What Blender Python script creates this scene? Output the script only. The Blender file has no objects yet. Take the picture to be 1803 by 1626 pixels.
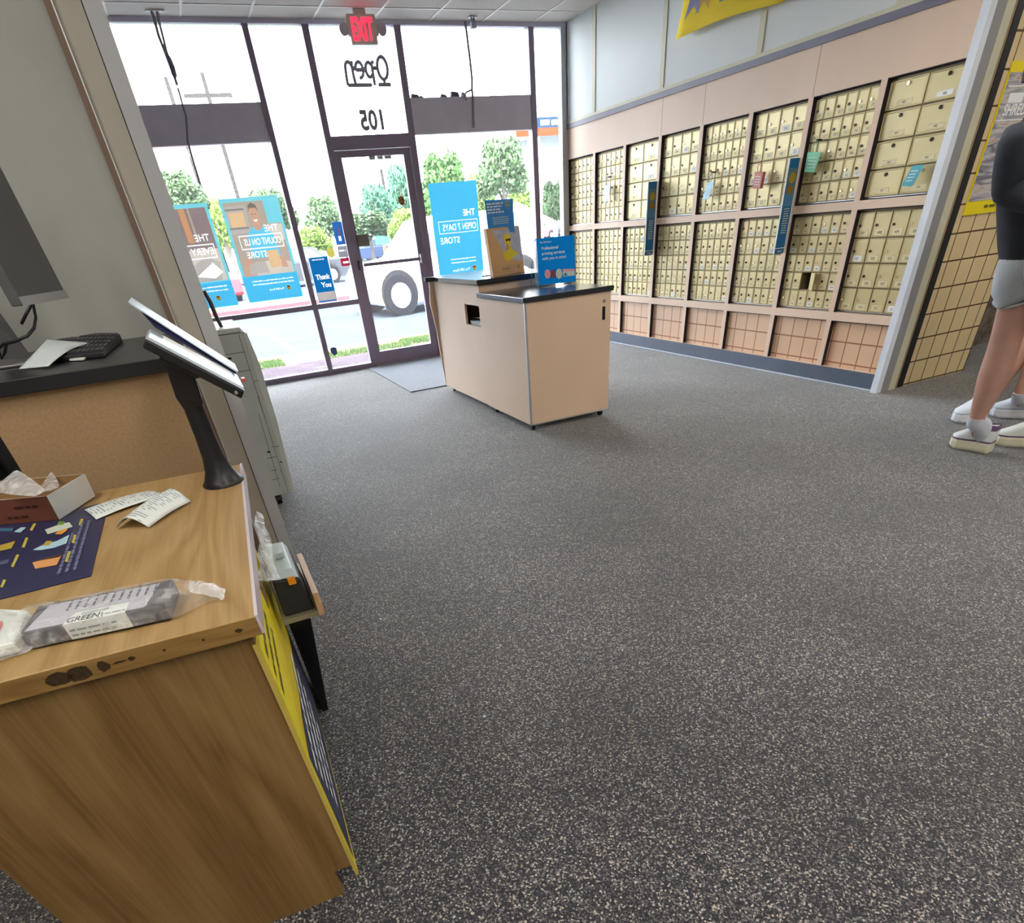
import bpy, math, random
from mathutils import Vector, Matrix
random.seed(7)
SC = bpy.context.scene
COL = SC.collection
# ------------------------------------------------------------ camera, world, sun, lamps, exposure
PITCH, ROLL, YAW, FPX, PCX, PCY = 0.677762304893144, -0.10156683569465158, 0.3812384442602198, 993.8496518688073, 901.5, 1202.0
CAMP = Vector((0, 0, 1.3))
def cam_axes():
    cy, sy = math.cos(YAW), math.sin(YAW)
    f = Vector((sy, cy, 0)); r = Vector((cy, -sy, 0)); u = Vector((0, 0, 1))
    c, s = math.cos(PITCH), math.sin(PITCH)
    f2 = f*c - u*s; u2 = u*c + f*s
    c, s = math.cos(ROLL), math.sin(ROLL)
    return r*c + u2*s, u2*c - r*s, f2
AR, AU, AF = cam_axes()
cd = bpy.data.cameras.new('camera'); cam = bpy.data.objects.new('camera', cd); COL.objects.link(cam)
cd.sensor_fit = 'HORIZONTAL'; cd.sensor_width = 36.0; cd.lens = 36.0*FPX/1803.0
cd.shift_x = 0.0; cd.shift_y = (PCY-813.0)/1803.0; cd.clip_start = 0.02; cd.clip_end = 500
m = Matrix((AR, AU, -AF)).transposed().to_4x4(); m.translation = CAMP
cam.matrix_world = m
SC.camera = cam
SC.view_settings.view_transform = 'Standard'; SC.view_settings.look = 'None'
SC.view_settings.exposure = 1.15; SC.view_settings.gamma = 1.0; SC.view_settings.use_curve_mapping = False
wd = bpy.data.worlds.new('sky'); SC.world = wd; wd.use_nodes = True
bg = wd.node_tree.nodes['Background']; bg.inputs[0].default_value = (0.86, 0.93, 1.0, 1); bg.inputs[1].default_value = 8.0
sd = bpy.data.lights.new('sun', 'SUN'); sd.energy = 7.0; sd.angle = math.radians(3); sd.color = (1, .96, .88)
sun = bpy.data.objects.new('sun', sd); COL.objects.link(sun)
sun.rotation_euler = (math.radians(38), 0, math.radians(-25)); sun.location = (0, 20, 12)   # from behind the building, over its roof
LAMP_POWER = 8.5

def at(x, y, ax, val):
    """point of the plane (axis = val) that sits at a place measured on the photograph"""
    d = AR*((x-PCX)/FPX) - AU*((y-PCY)/FPX) + AF
    return CAMP + d*((val-CAMP[ax])/d[ax])

# ------------------------------------------------------------ materials
def lin(c):
    if isinstance(c, str):
        c = [int(c[i:i+2], 16)/255 for i in (0, 2, 4)]
    return tuple(v/12.92 if v <= .04045 else ((v+.055)/1.055)**2.4 for v in c) + (1.0,)
MATS = {}
def M(name, col=None, rough=.6, metal=0.0, noise=0.0, nscale=8.0, bump=0.0, bscale=60.0, emit=0.0, alpha=1.0, trans=0.0, spec=.5):
    if name in MATS: return MATS[name]
    mt = bpy.data.materials.new(name); mt.use_nodes = True
    nt = mt.node_tree; p = nt.nodes['Principled BSDF']; L = nt.links
    c = lin(col)
    p.inputs['Base Color'].default_value = c
    p.inputs['Roughness'].default_value = rough; p.inputs['Metallic'].default_value = metal
    p.inputs['Specular IOR Level'].default_value = spec
    tc = nt.nodes.new('ShaderNodeTexCoord')
    n = nt.nodes.new('ShaderNodeTexNoise'); n.inputs['Scale'].default_value = nscale; n.inputs['Detail'].default_value = 4
    L.new(tc.outputs['Object'], n.inputs['Vector'])
    a = noise if noise > 0 else .04
    r = nt.nodes.new('ShaderNodeValToRGB')
    r.color_ramp.elements[0].position = .3; r.color_ramp.elements[1].position = .7
    r.color_ramp.elements[0].color = tuple(v*(1-a) for v in c[:3])+(1,)
    r.color_ramp.elements[1].color = tuple(min(1, v*(1+a)) for v in c[:3])+(1,)
    L.new(n.outputs['Fac'], r.inputs['Fac']); L.new(r.outputs['Color'], p.inputs['Base Color'])
    if bump > 0:
        b = nt.nodes.new('ShaderNodeBump'); b.inputs['Strength'].default_value = bump; b.inputs['Distance'].default_value = .002
        n2 = nt.nodes.new('ShaderNodeTexNoise'); n2.inputs['Scale'].default_value = bscale
        L.new(tc.outputs['Object'], n2.inputs['Vector']); L.new(n2.outputs['Fac'], b.inputs['Height']); L.new(b.outputs['Normal'], p.inputs['Normal'])
    if emit > 0:
        p.inputs['Emission Color'].default_value = c; p.inputs['Emission Strength'].default_value = emit
    if alpha < 1: p.inputs['Alpha'].default_value = alpha
    if trans > 0: p.inputs['Transmission Weight'].default_value = trans
    MATS[name] = mt
    return mt

def ramp_node(nt, stops):
    r = nt.nodes.new('ShaderNodeValToRGB'); e = r.color_ramp.elements
    e[0].position, e[0].color = stops[0][0], lin(stops[0][1]); e[1].position, e[1].color = stops[-1][0], lin(stops[-1][1])
    for q, c in stops[1:-1]:
        k = e.new(q); k.color = lin(c)
    return r

def carpet_mat(name, stops, scale, big=.25, rough=.9):
    mt = bpy.data.materials.new(name); mt.use_nodes = True; nt = mt.node_tree; L = nt.links; p = nt.nodes['Principled BSDF']
    tc = nt.nodes.new('ShaderNodeTexCoord')
    v = nt.nodes.new('ShaderNodeTexVoronoi'); v.inputs['Scale'].default_value = scale; v.distance = 'CHEBYCHEV'; v.inputs['Randomness'].default_value = .9
    mp = nt.nodes.new('ShaderNodeMapping'); mp.inputs['Scale'].default_value = (1, 1.0, 1)
    L.new(tc.outputs['Object'], mp.inputs['Vector'])
    L.new(mp.outputs['Vector'], v.inputs['Vector'])
    sep = nt.nodes.new('ShaderNodeSeparateColor'); L.new(v.outputs['Color'], sep.inputs['Color'])
    r = ramp_node(nt, stops); r.color_ramp.interpolation = 'CONSTANT'
    L.new(sep.outputs['Red'], r.inputs['Fac'])
    n = nt.nodes.new('ShaderNodeTexNoise'); n.inputs['Scale'].default_value = 1.4; n.inputs['Detail'].default_value = 5
    L.new(tc.outputs['Object'], n.inputs['Vector'])
    mr = nt.nodes.new('ShaderNodeMapRange'); mr.inputs['From Min'].default_value = .35; mr.inputs['From Max'].default_value = .65
    mr.inputs['To Min'].default_value = 1-big; mr.inputs['To Max'].default_value = 1+big*.6
    L.new(n.outputs['Fac'], mr.inputs['Value'])
    mx = nt.nodes.new('ShaderNodeVectorMath'); mx.operation = 'SCALE'
    L.new(r.outputs['Color'], mx.inputs[0]); L.new(mr.outputs['Result'], mx.inputs['Scale'])
    L.new(mx.outputs['Vector'], p.inputs['Base Color'])
    b = nt.nodes.new('ShaderNodeBump'); b.inputs['Strength'].default_value = .5; b.inputs['Distance'].default_value = .004
    L.new(v.outputs['Distance'], b.inputs['Height']); L.new(b.outputs['Normal'], p.inputs['Normal'])
    p.inputs['Roughness'].default_value = rough; p.inputs['Sheen Weight'].default_value = .4; p.inputs['Sheen Roughness'].default_value = .5
    return mt

def wood_mat(name, along, light, mid, dark, ring=1.0):
    """straight-grained laminate with a few cathedral arches; along = axis index of the grain"""
    mt = bpy.data.materials.new(name); mt.use_nodes = True; nt = mt.node_tree; L = nt.links; p = nt.nodes['Principled BSDF']
    tc = nt.nodes.new('ShaderNodeTexCoord'); mp = nt.nodes.new('ShaderNodeMapping')
    s = [11.0, 11.0, 11.0]; s[along] = 1.3
    mp.inputs['Scale'].default_value = s
    L.new(tc.outputs['Object'], mp.inputs['Vector'])
    n1 = nt.nodes.new('ShaderNodeTexNoise'); n1.inputs['Scale'].default_value = .55; n1.inputs['Detail'].default_value = 3; n1.inputs['Distortion'].default_value = .6
    L.new(mp.outputs['Vector'], n1.inputs['Vector'])
    mul = nt.nodes.new('ShaderNodeMath'); mul.operation = 'MULTIPLY'; mul.inputs[1].default_value = 14.0*ring
    L.new(n1.outputs['Fac'], mul.inputs[0])
    fr = nt.nodes.new('ShaderNodeMath'); fr.operation = 'PINGPONG'; fr.inputs[1].default_value = 1.0
    L.new(mul.outputs[0], fr.inputs[0])
    mp2 = nt.nodes.new('ShaderNodeMapping'); s2 = [190.0]*3; s2[along] = 4.0; mp2.inputs['Scale'].default_value = s2
    L.new(tc.outputs['Object'], mp2.inputs['Vector'])
    n2 = nt.nodes.new('ShaderNodeTexNoise'); n2.inputs['Scale'].default_value = 1.0; n2.inputs['Detail'].default_value = 5
    L.new(mp2.outputs['Vector'], n2.inputs['Vector'])
    ad = nt.nodes.new('ShaderNodeMath'); ad.operation = 'MULTIPLY_ADD'; ad.inputs[1].default_value = .42
    L.new(fr.outputs[0], ad.inputs[0]); 
    sc = nt.nodes.new('ShaderNodeMath'); sc.operation = 'MULTIPLY'; sc.inputs[1].default_value = .62
    L.new(n2.outputs['Fac'], sc.inputs[0]); L.new(sc.outputs[0], ad.inputs[2])
    r = ramp_node(nt, [(.15, dark), (.5, mid), (.85, light)])
    L.new(ad.outputs[0], r.inputs['Fac']); L.new(r.outputs['Color'], p.inputs['Base Color'])
    p.inputs['Roughness'].default_value = .42
    return mt

def tile_mat(name, col, grout, axis, size, offset=(0, 0)):
    """square wall tiles; axis = the horizontal axis of the wall (0 or 1)"""
    mt = bpy.data.materials.new(name); mt.use_nodes = True; nt = mt.node_tree; L = nt.links; p = nt.nodes['Principled BSDF']
    g = nt.nodes.new('ShaderNodeNewGeometry'); sp = nt.nodes.new('ShaderNodeSeparateXYZ'); L.new(g.outputs['Position'], sp.inputs[0])
    outs = []
    for k, (o, sz) in enumerate((( 'XY'[axis], size[0]), ('Z', size[1]))):
        a = nt.nodes.new('ShaderNodeMath'); a.operation = 'ADD'; a.inputs[1].default_value = 50*sz-offset[k]; L.new(sp.outputs[o], a.inputs[0])
        d = nt.nodes.new('ShaderNodeMath'); d.operation = 'DIVIDE'; d.inputs[1].default_value = sz; L.new(a.outputs[0], d.inputs[0])
        f = nt.nodes.new('ShaderNodeMath'); f.operation = 'FRACT'; L.new(d.outputs[0], f.inputs[0])
        c = nt.nodes.new('ShaderNodeMath'); c.operation = 'LESS_THAN'; c.inputs[1].default_value = .010/sz; L.new(f.outputs[0], c.inputs[0])
        outs.append(c)
    mxm = nt.nodes.new('ShaderNodeMath'); mxm.operation = 'MAXIMUM'; L.new(outs[0].outputs[0], mxm.inputs[0]); L.new(outs[1].outputs[0], mxm.inputs[1])
    n = nt.nodes.new('ShaderNodeTexNoise'); n.inputs['Scale'].default_value = 3; L.new(g.outputs['Position'], n.inputs['Vector'])
    c = lin(col)
    r = nt.nodes.new('ShaderNodeValToRGB'); r.color_ramp.elements[0].color = tuple(v*.92 for v in c[:3])+(1,); r.color_ramp.elements[1].color = tuple(min(1, v*1.06) for v in c[:3])+(1,)
    L.new(n.outputs['Fac'], r.inputs['Fac'])
    mix = nt.nodes.new('ShaderNodeMix'); mix.data_type = 'RGBA'
    L.new(mxm.outputs[0], mix.inputs[0]); L.new(r.outputs['Color'], mix.inputs[6]); mix.inputs[7].default_value = lin(grout)
    L.new(mix.outputs[2], p.inputs['Base Color']); p.inputs['Roughness'].default_value = .35
    b = nt.nodes.new('ShaderNodeBump'); b.inputs['Strength'].default_value = .5; b.inputs['Distance'].default_value = .003; b.invert = True
    L.new(mxm.outputs[0], b.inputs['Height']); L.new(b.outputs['Normal'], p.inputs['Normal'])
    return mt

def glass_mat(name, gloss=.06, tint=(1, 1, 1), glare_haze=0.0):
    mt = bpy.data.materials.new(name); mt.use_nodes = True; nt = mt.node_tree; L = nt.links
    nt.nodes.remove(nt.nodes['Principled BSDF']); out = nt.nodes['Material Output']
    t = nt.nodes.new('ShaderNodeBsdfTransparent'); t.inputs[0].default_value = (*tint, 1)
    g = nt.nodes.new('ShaderNodeBsdfGlossy'); g.inputs['Roughness'].default_value = .03
    fr = nt.nodes.new('ShaderNodeFresnel'); fr.inputs['IOR'].default_value = 1.3
    mx = nt.nodes.new('ShaderNodeMixShader'); L.new(fr.outputs[0], mx.inputs[0])
    L.new(t.outputs[0], mx.inputs[1]); L.new(g.outputs[0], mx.inputs[2])
    last = mx
    if glare_haze > 0:  # thin translucent layer stands in for window glare washing out the view
        d = nt.nodes.new('ShaderNodeBsdfTranslucent'); d.inputs[0].default_value = (.9, .93, 1, 1)
        m2 = nt.nodes.new('ShaderNodeMixShader'); m2.inputs[0].default_value = glare_haze
        L.new(mx.outputs[0], m2.inputs[1]); L.new(d.outputs[0], m2.inputs[2]); last = m2
    L.new(last.outputs[0], out.inputs[0])
    return mt

def film_mat(name, col, through=.5, rough=.5):
    """printed paper or film that lets daylight through from behind"""
    mt = bpy.data.materials.new(name); mt.use_nodes = True; nt = mt.node_tree; L = nt.links
    nt.nodes.remove(nt.nodes['Principled BSDF']); out = nt.nodes['Material Output']
    d = nt.nodes.new('ShaderNodeBsdfDiffuse'); t = nt.nodes.new('ShaderNodeBsdfTranslucent')
    tc = nt.nodes.new('ShaderNodeTexCoord'); n = nt.nodes.new('ShaderNodeTexNoise'); n.inputs['Scale'].default_value = 6
    L.new(tc.outputs['Object'], n.inputs['Vector'])
    c = lin(col); r = nt.nodes.new('ShaderNodeValToRGB')
    r.color_ramp.elements[0].color = tuple(v*.94 for v in c[:3])+(1,); r.color_ramp.elements[1].color = tuple(min(1, v*1.05) for v in c[:3])+(1,)
    L.new(n.outputs['Fac'], r.inputs['Fac']); L.new(r.outputs[0], d.inputs[0]); L.new(r.outputs[0], t.inputs[0])
    mx = nt.nodes.new('ShaderNodeMixShader'); mx.inputs[0].default_value = through
    L.new(d.outputs[0], mx.inputs[1]); L.new(t.outputs[0], mx.inputs[2]); L.new(mx.outputs[0], out.inputs[0])
    return mt

def clear_plastic(name, amount=.18, col=(.85, .88, .92)):
    mt = bpy.data.materials.new(name); mt.use_nodes = True; nt = mt.node_tree; L = nt.links
    p = nt.nodes['Principled BSDF']; out = nt.nodes['Material Output']
    p.inputs['Base Color'].default_value = (*col, 1); p.inputs['Roughness'].default_value = .12; p.inputs['Specular IOR Level'].default_value = 1.0
    tc = nt.nodes.new('ShaderNodeTexCoord'); n = nt.nodes.new('ShaderNodeTexNoise'); n.inputs['Scale'].default_value = 42; n.inputs['Detail'].default_value = 6; n.inputs['Distortion'].default_value = .6
    L.new(tc.outputs['Object'], n.inputs['Vector'])
    b = nt.nodes.new('ShaderNodeBump'); b.inputs['Strength'].default_value = 1.0; b.inputs['Distance'].default_value = .01
    L.new(n.outputs['Fac'], b.inputs['Height']); L.new(b.outputs['Normal'], p.inputs['Normal'])
    t = nt.nodes.new('ShaderNodeBsdfTransparent')
    r = nt.nodes.new('ShaderNodeMapRange'); r.inputs['From Min'].default_value = .47; r.inputs['From Max'].default_value = .72
    r.inputs['To Min'].default_value = amount; r.inputs['To Max'].default_value = min(1, amount+.35)
    L.new(n.outputs['Fac'], r.inputs['Value'])
    mx = nt.nodes.new('ShaderNodeMixShader'); L.new(r.outputs[0], mx.inputs[0]); L.new(t.outputs[0], mx.inputs[1]); L.new(p.outputs[0], mx.inputs[2])
    L.new(mx.outputs[0], out.inputs[0])
    return mt

# ------------------------------------------------------------ mesh builder
TEXTC = {}
def text_geo(s, bold=0.0):
    k = (s, bold)
    if k not in TEXTC:
        cu = bpy.data.curves.new('t', 'FONT'); cu.body = s; cu.size = 1.0; cu.offset = bold; cu.resolution_u = 3
        o = bpy.data.objects.new('t', cu); COL.objects.link(o)
        dg = bpy.context.evaluated_depsgraph_get(); dg.update()
        me = o.evaluated_get(dg).to_mesh()
        vs = [tuple(v.co) for v in me.vertices]; fs = [tuple(p.vertices) for p in me.polygons]
        o.evaluated_get(dg).to_mesh_clear()
        bpy.data.objects.remove(o); bpy.data.curves.remove(cu)
        x0 = min(v[0] for v in vs); x1 = max(v[0] for v in vs); y0 = min(v[1] for v in vs); y1 = max(v[1] for v in vs)
        TEXTC[k] = (vs, fs, x0, x1, y0, y1)
    return TEXTC[k]

class MB:
    def __init__(s): s.v = []; s.f = []; s.m = []; s.mats = []; s.smooth = []
    def mi(s, mat):
        if mat not in s.mats: s.mats.append(mat)
        return s.mats.index(mat)
    def add(s, vs, fs, mat, smooth=False):
        o = len(s.v); s.v += [Vector(v) for v in vs]; k = s.mi(mat)
        for f in fs:
            s.f.append(tuple(i+o for i in f)); s.m.append(k); s.smooth.append(smooth)
        return s
    def box(s, a, b, mat, rz=0.0, piv=None):
        x0, y0, z0 = a; x1, y1, z1 = b
        vs = [Vector(c) for c in ((x0,y0,z0),(x1,y0,z0),(x1,y1,z0),(x0,y1,z0),(x0,y0,z1),(x1,y0,z1),(x1,y1,z1),(x0,y1,z1))]
        if rz:
            R = Matrix.Rotation(rz, 3, 'Z'); pv = Vector(piv) if piv else (vs[0]+vs[6])/2
            vs = [R@(v-pv)+pv for v in vs]
        return s.add(vs, [(3,2,1,0),(4,5,6,7),(0,1,5,4),(1,2,6,5),(2,3,7,6),(3,0,4,7)], mat)
    def hexa(s, lo, hi, mat):
        """lo, hi: four points each (bottom ring, top ring)"""
        return s.add(list(lo)+list(hi), [(3,2,1,0),(4,5,6,7),(0,1,5,4),(1,2,6,5),(2,3,7,6),(3,0,4,7)], mat)
    def poly(s, pts, mat): return s.add(pts, [tuple(range(len(pts)))], mat)
    def slab(s, pts, n, t, mat, side=None):
        """flat outline pts given thickness t along n (outline is the front)"""
        n = Vector(n).normalized()*t; k = len(pts); pts = [Vector(p) for p in pts]
        vs = pts + [p+n for p in pts]
        s.add(vs, [tuple(range(k))], mat)
        s.add(vs, [tuple(range(2*k-1, k-1, -1))]+[(i, k+i, k+(i+1) % k, (i+1) % k) for i in range(k)], side or mat)
        return s
    def loft(s, rings, mat, caps=True, smooth=True, closed=True):
        n = len(rings[0]); vs = [p for r in rings for p in r]; fs = []
        for i in range(len(rings)-1):
            for j in range(n if closed else n-1):
                a = i*n+j; b = i*n+(j+1) % n
                fs.append((a, b, b+n, a+n))
        s.add(vs, fs, mat, smooth)
        if caps and closed:
            s.add(rings[0], [tuple(range(n-1, -1, -1))], mat); s.add(rings[-1], [tuple(range(n))], mat)
        return s
    def tube(s, pts, rad, mat, n=8, caps=True):
        pts = [Vector(p) for p in pts]; rads = rad if isinstance(rad, (list, tuple)) else [rad]*len(pts)
        rings = []; ref = None
        for i, p in enumerate(pts):
            d = (pts[min(i+1, len(pts)-1)]-pts[max(i-1, 0)]).normalized()
            if ref is None: ref = Vector((0, 0, 1)) if abs(d.z) < .9 else Vector((1, 0, 0))
            a = d.cross(ref).normalized(); b = d.cross(a).normalized(); ref = a.cross(d)
            rings.append([p+(a*math.cos(2*math.pi*k/n)+b*math.sin(2*math.pi*k/n))*rads[i] for k in range(n)])
        return s.loft(rings, mat, caps)
    def lathe(s, prof, c, mat, n=24):
        c = Vector(c)
        rings = [[c+Vector((r*math.cos(2*math.pi*k/n), r*math.sin(2*math.pi*k/n), z)) for k in range(n)] for r, z in prof]
        return s.loft(rings, mat)
    def text(s, body, org, xd, yd, h, mat, bold=0.0, w=None, off=0.0, align='l', skew=0.0):
        """letters of cap height about h; xd, yd the writing directions; w squeezes to a width"""
        vs, fs, x0, x1, y0, y1 = text_geo(body, bold)
        xd = Vector(xd).normalized(); yd = Vector(yd).normalized(); n = xd.cross(yd)
        k = h/.70; kx = k if w is None else w/(x1-x0)
        sh = {'l': -x0, 'c': -(x0+x1)/2, 'r': -x1}[align]
        org = Vector(org)
        s.add([org+xd*((v[0]+sh)*kx+v[1]*k*skew)+yd*(v[1]*k)+n*off for v in vs], fs, mat)
        return s
    def words(s, org, xd, yd, w, h, mat, off=.0005, seed=0, align='l'):
        """a line of small print too small to read"""
        rnd = random.Random(seed); xd = Vector(xd).normalized(); yd = Vector(yd).normalized(); n = xd.cross(yd); x = 0; org = Vector(org)+n*off
        while x < w:
            l = min(w-x, h*rnd.uniform(1.5, 4.5))
            if l > h*.6: s.poly([org+xd*x, org+xd*(x+l), org+xd*(x+l)+yd*h*rnd.uniform(.75, 1), org+xd*x+yd*h*rnd.uniform(.75, 1)], mat)
            x += l+h*.6
        return s
    def build(s, name, parent=None, bevel=0.0, subsurf=0, local=False, seg=2, origin=None):
        me = bpy.data.meshes.new(name)
        o = bpy.data.objects.new(name, me); COL.objects.link(o)
        if parent is None:
            if origin is None and s.v:
                xs = [v.x for v in s.v]; ys = [v.y for v in s.v]; zs = [v.z for v in s.v]
                origin = Vector(((min(xs)+max(xs))/2, (min(ys)+max(ys))/2, min(zs)))
            if not local: o.location = origin; vs = [v-Vector(origin) for v in s.v]
            else: vs = s.v
        else:
            o.parent = parent
            if local: vs = s.v
            else:
                root = parent
                while root.parent: root = root.parent
                Mi = (Matrix.Translation(root.location) @ root.rotation_euler.to_matrix().to_4x4()).inverted()
                vs = [Mi @ v for v in s.v]
        me.from_pydata([tuple(v) for v in vs], [], s.f)
        for mt in s.mats: me.materials.append(mt)
        me.polygons.foreach_set('material_index', s.m); me.polygons.foreach_set('use_smooth', s.smooth)
        me.update()
        if bevel > 0:
            b = o.modifiers.new('bevel', 'BEVEL'); b.width = bevel; b.segments = seg; b.limit_method = 'ANGLE'; b.angle_limit = math.radians(40)
        if subsurf:
            b = o.modifiers.new('sub', 'SUBSURF'); b.levels = subsurf; b.render_levels = subsurf
        return o

class Raster:
    """a printed sheet in one layer: shapes and letters are filled into small cells, then merged into strips"""
    def __init__(s, x0, x1, z0, z1, cell=.0035):
        s.x0, s.z0, s.c = x0, z0, cell; s.nx = int(round((x1-x0)/cell)); s.nz = int(round((z1-z0)/cell)); s.g = [[None]*s.nx for _ in range(s.nz)]
    def poly(s, pts, mt):
        xs = [p[0] for p in pts]; zs = [p[1] for p in pts]; c = s.c
        for j in range(max(0, int((min(zs)-s.z0)/c)), min(s.nz, int((max(zs)-s.z0)/c)+2)):
            z = s.z0+(j+.5)*c; cr = []
            for k in range(len(pts)):
                (xa, za), (xb, zb) = pts[k], pts[(k+1) % len(pts)]
                if (za > z) != (zb > z): cr.append(xa+(z-za)*(xb-xa)/(zb-za))
            cr.sort()
            for a, e in zip(cr[::2], cr[1::2]):
                for i in range(max(0, int(math.ceil((a-s.x0)/c-.5))), min(s.nx, int(math.floor((e-s.x0)/c-.5))+1)): s.g[j][i] = mt
    def rect(s, x0, x1, z0, z1, mt): s.poly([(x0, z0), (x1, z0), (x1, z1), (x0, z1)], mt)
    def frame(s, x0, x1, z0, z1, th, mt):
        for r in ((x0, x1, z0, z0+th), (x0, x1, z1-th, z1), (x0, x0+th, z0, z1), (x1-th, x1, z0, z1)): s.rect(*r, mt)
    def text(s, body, x, z, h, mt, sx=-1, bold=.02, w=None):
        vs, fs, a0, a1, b0, b1 = text_geo(body, bold); k = h/.7; kx = k if w is None else w/(a1-a0)
        for f in fs: s.poly([(x+sx*(vs[i][0]-a0)*kx, z+vs[i][1]*k) for i in f], mt)
    def words(s, x, z, w, h, mt, sx=-1, seed=0):
        r = random.Random(seed); t = 0
        while t < w:
            l = min(w-t, h*r.uniform(1.5, 4.5)); a, e = sorted((x+sx*t, x+sx*(t+l))); s.rect(a, e, z, z+h*r.uniform(.75, 1), mt); t += l+h*.6
    def build(s, y, name, parent=None):
        b = MB()
        for j, row in enumerate(s.g):
            i = 0
            while i < s.nx:
                k = i
                while k < s.nx and row[k] is row[i]: k += 1
                if row[i] is not None:
                    xa, xb, za, zb = s.x0+i*s.c, s.x0+k*s.c, s.z0+j*s.c, s.z0+(j+1)*s.c
                    b.add([(xa, y, za), (xb, y, za), (xb, y, zb), (xa, y, zb)], [(0, 1, 2, 3)], row[i])
                i = k
        return b.build(name, parent)

def tag(o, label=None, cat=None, group=None, kind=None):
    if label: o['label'] = label
    if cat: o['category'] = cat
    if group: o['group'] = group
    if kind: o['kind'] = kind
    return o
def thing(name, label, cat, loc=(0, 0, 0), rz=0.0, group=None):
    o = bpy.data.objects.new(name, None); COL.objects.link(o); o.empty_display_size = .1
    o.location = loc; o.rotation_euler = (0, 0, rz)
    return tag(o, label, cat, group)
def struct(mb, name, **k):
    return tag(mb.build(name, **k), kind='structure')
X, Y, Z = Vector((1, 0, 0)), Vector((0, 1, 0)), Vector((0, 0, 1))

def shield(mb, c, xd, yd, h, brown, gold):
    """the brown and gold shield mark"""
    xd = Vector(xd).normalized(); yd = Vector(yd).normalized(); n = xd.cross(yd); c = Vector(c)
    def P(k, off):
        out = [(-.42, .38), (-.25, .46), (0, .5), (.25, .46), (.42, .38), (.42, -.02), (.36, -.22), (.2, -.4), (0, -.5), (-.2, -.4), (-.36, -.22), (-.42, -.02)]
        return [c+xd*(a*h*k)+yd*(b*h*k)+n*off for a, b in out]
    mb.poly(P(1, .0006), gold); mb.poly(P(.9, .0009), brown)
    sw = [(-.36, .2), (-.1, .31), (.2, .34), (.36, .32), (.36, .26), (.1, .24), (-.2, .14)]
    mb.poly([c+xd*(a*h)+yd*(b*h)+n*.0012 for a, b in sw], gold)
    mb.text('ups', c-yd*h*.16+n*.0012, xd, yd, h*.34, gold, bold=.03, align='c', w=h*.62)
# ------------------------------------------------------------ colours
m_wall = M('wall_paint', 'abaca8', .8, noise=.03, bump=.15, bscale=250)
m_jamb = M('jamb_grey', 'b8babf', .55); m_beige = M('jamb_beige', 'b0aba0', .7)
m_brown = M('corner_trim_brown', '756051', .5); m_bead = M('bead_highlight', 'e6e6ea', .3, .6)
m_ceil = M('ceiling_tile', 'cec9c1', .9, noise=.06, nscale=60, bump=.3, bscale=150)
m_tbar = M('ceiling_grid_white', 'dedbd4', .5)
m_lam = M('peach_laminate', 'e2c6ae', .55, noise=.04, nscale=2)
m_upper = M('upper_wall_panel', 'd9dedd', .6, noise=.02, nscale=1.5)
m_batten = M('batten_cream', 'd3cfb6', .6)
m_strip = M('dark_strip', '6d6a7e', .5); m_dark = M('dark_recess', '2a2027', .8)
m_base = M('rubber_base', '4d586b', .5, noise=.06); m_whiteline = M('base_caulk', 'c9d3e2', .6)
m_frame = M('frame_flare_lilac', '82768c', .42, .15); m_spandrel = M('spandrel_grey', 'c4bfd0', .7)  # frame colour raised towards lilac, lens flare put into the paint
m_black = M('black_plastic', '141318', .4); m_glass = glass_mat('window_glass', glare_haze=.008)
m_white = M('white_plastic', 'eef0f2', .4); m_metal = M('brushed_metal', 'b9bcc0', .35, .8)
m_tilelow = tile_mat('tiles_under_mailboxes', 'dcb796', '9a6147', 1, (.1465, .157), (0, .145))
m_tileend = tile_mat('tiles_end_wall', 'dcc698', '55391f', 0, (.152, .165), (.02, .005))
m_carpet = carpet_mat('carpet', [(0, '12111b'), (.32, '2c2b33'), (.54, '4e4c50'), (.74, '7c7774'), (.88, 'b8b0a6'), (.955, '1b1a25')], 225, .3)
m_mat = carpet_mat('door_mat_pile', [(0, '3c4658'), (.5, '56627a'), (.85, '6d7a92')], 160, .1)
WX, SY, CH = 4.85, 8.46, 3.04
# ------------------------------------------------------------ room shell
b = MB(); b.add([(-3, -3, 0), (8.2, -3, 0), (8.2, SY+.05, 0), (-3, SY+.05, 0), (-3, -3, -.15), (8.2, -3, -.15), (8.2, SY+.05, -.15), (-3, SY+.05, -.15)], [(0,1,2,3),(7,6,5,4),(0,4,5,1),(1,5,6,2),(2,6,7,3),(3,7,4,0)], m_carpet)
struct(b, 'floor', origin=(0, 0, 0))
b = MB(); b.box((-3.2, -3.2, CH), (8.4, SY+.15, CH+.2), m_ceil)
x = -2.9
while x < 8.2:
    b.box((x-.012, -3, CH-.004), (x+.012, SY, CH), m_tbar); x += .61
y = SY-.42
while y > -3:
    b.box((-3, y-.012, CH-.0045), (8.2, y+.012, CH), m_tbar); y -= 1.22
struct(b, 'ceiling')
b = MB(); b.box((-3.15, -3, 0), (-3, SY, CH), m_wall); struct(b, 'wall_left')
b = MB(); b.box((-3.15, -3.15, 0), (8.35, -3, CH), m_wall); struct(b, 'wall_back')
b = MB(); b.box((8.2, -3, 0), (8.35, SY, CH), m_wall); struct(b, 'wall_east')
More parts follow.
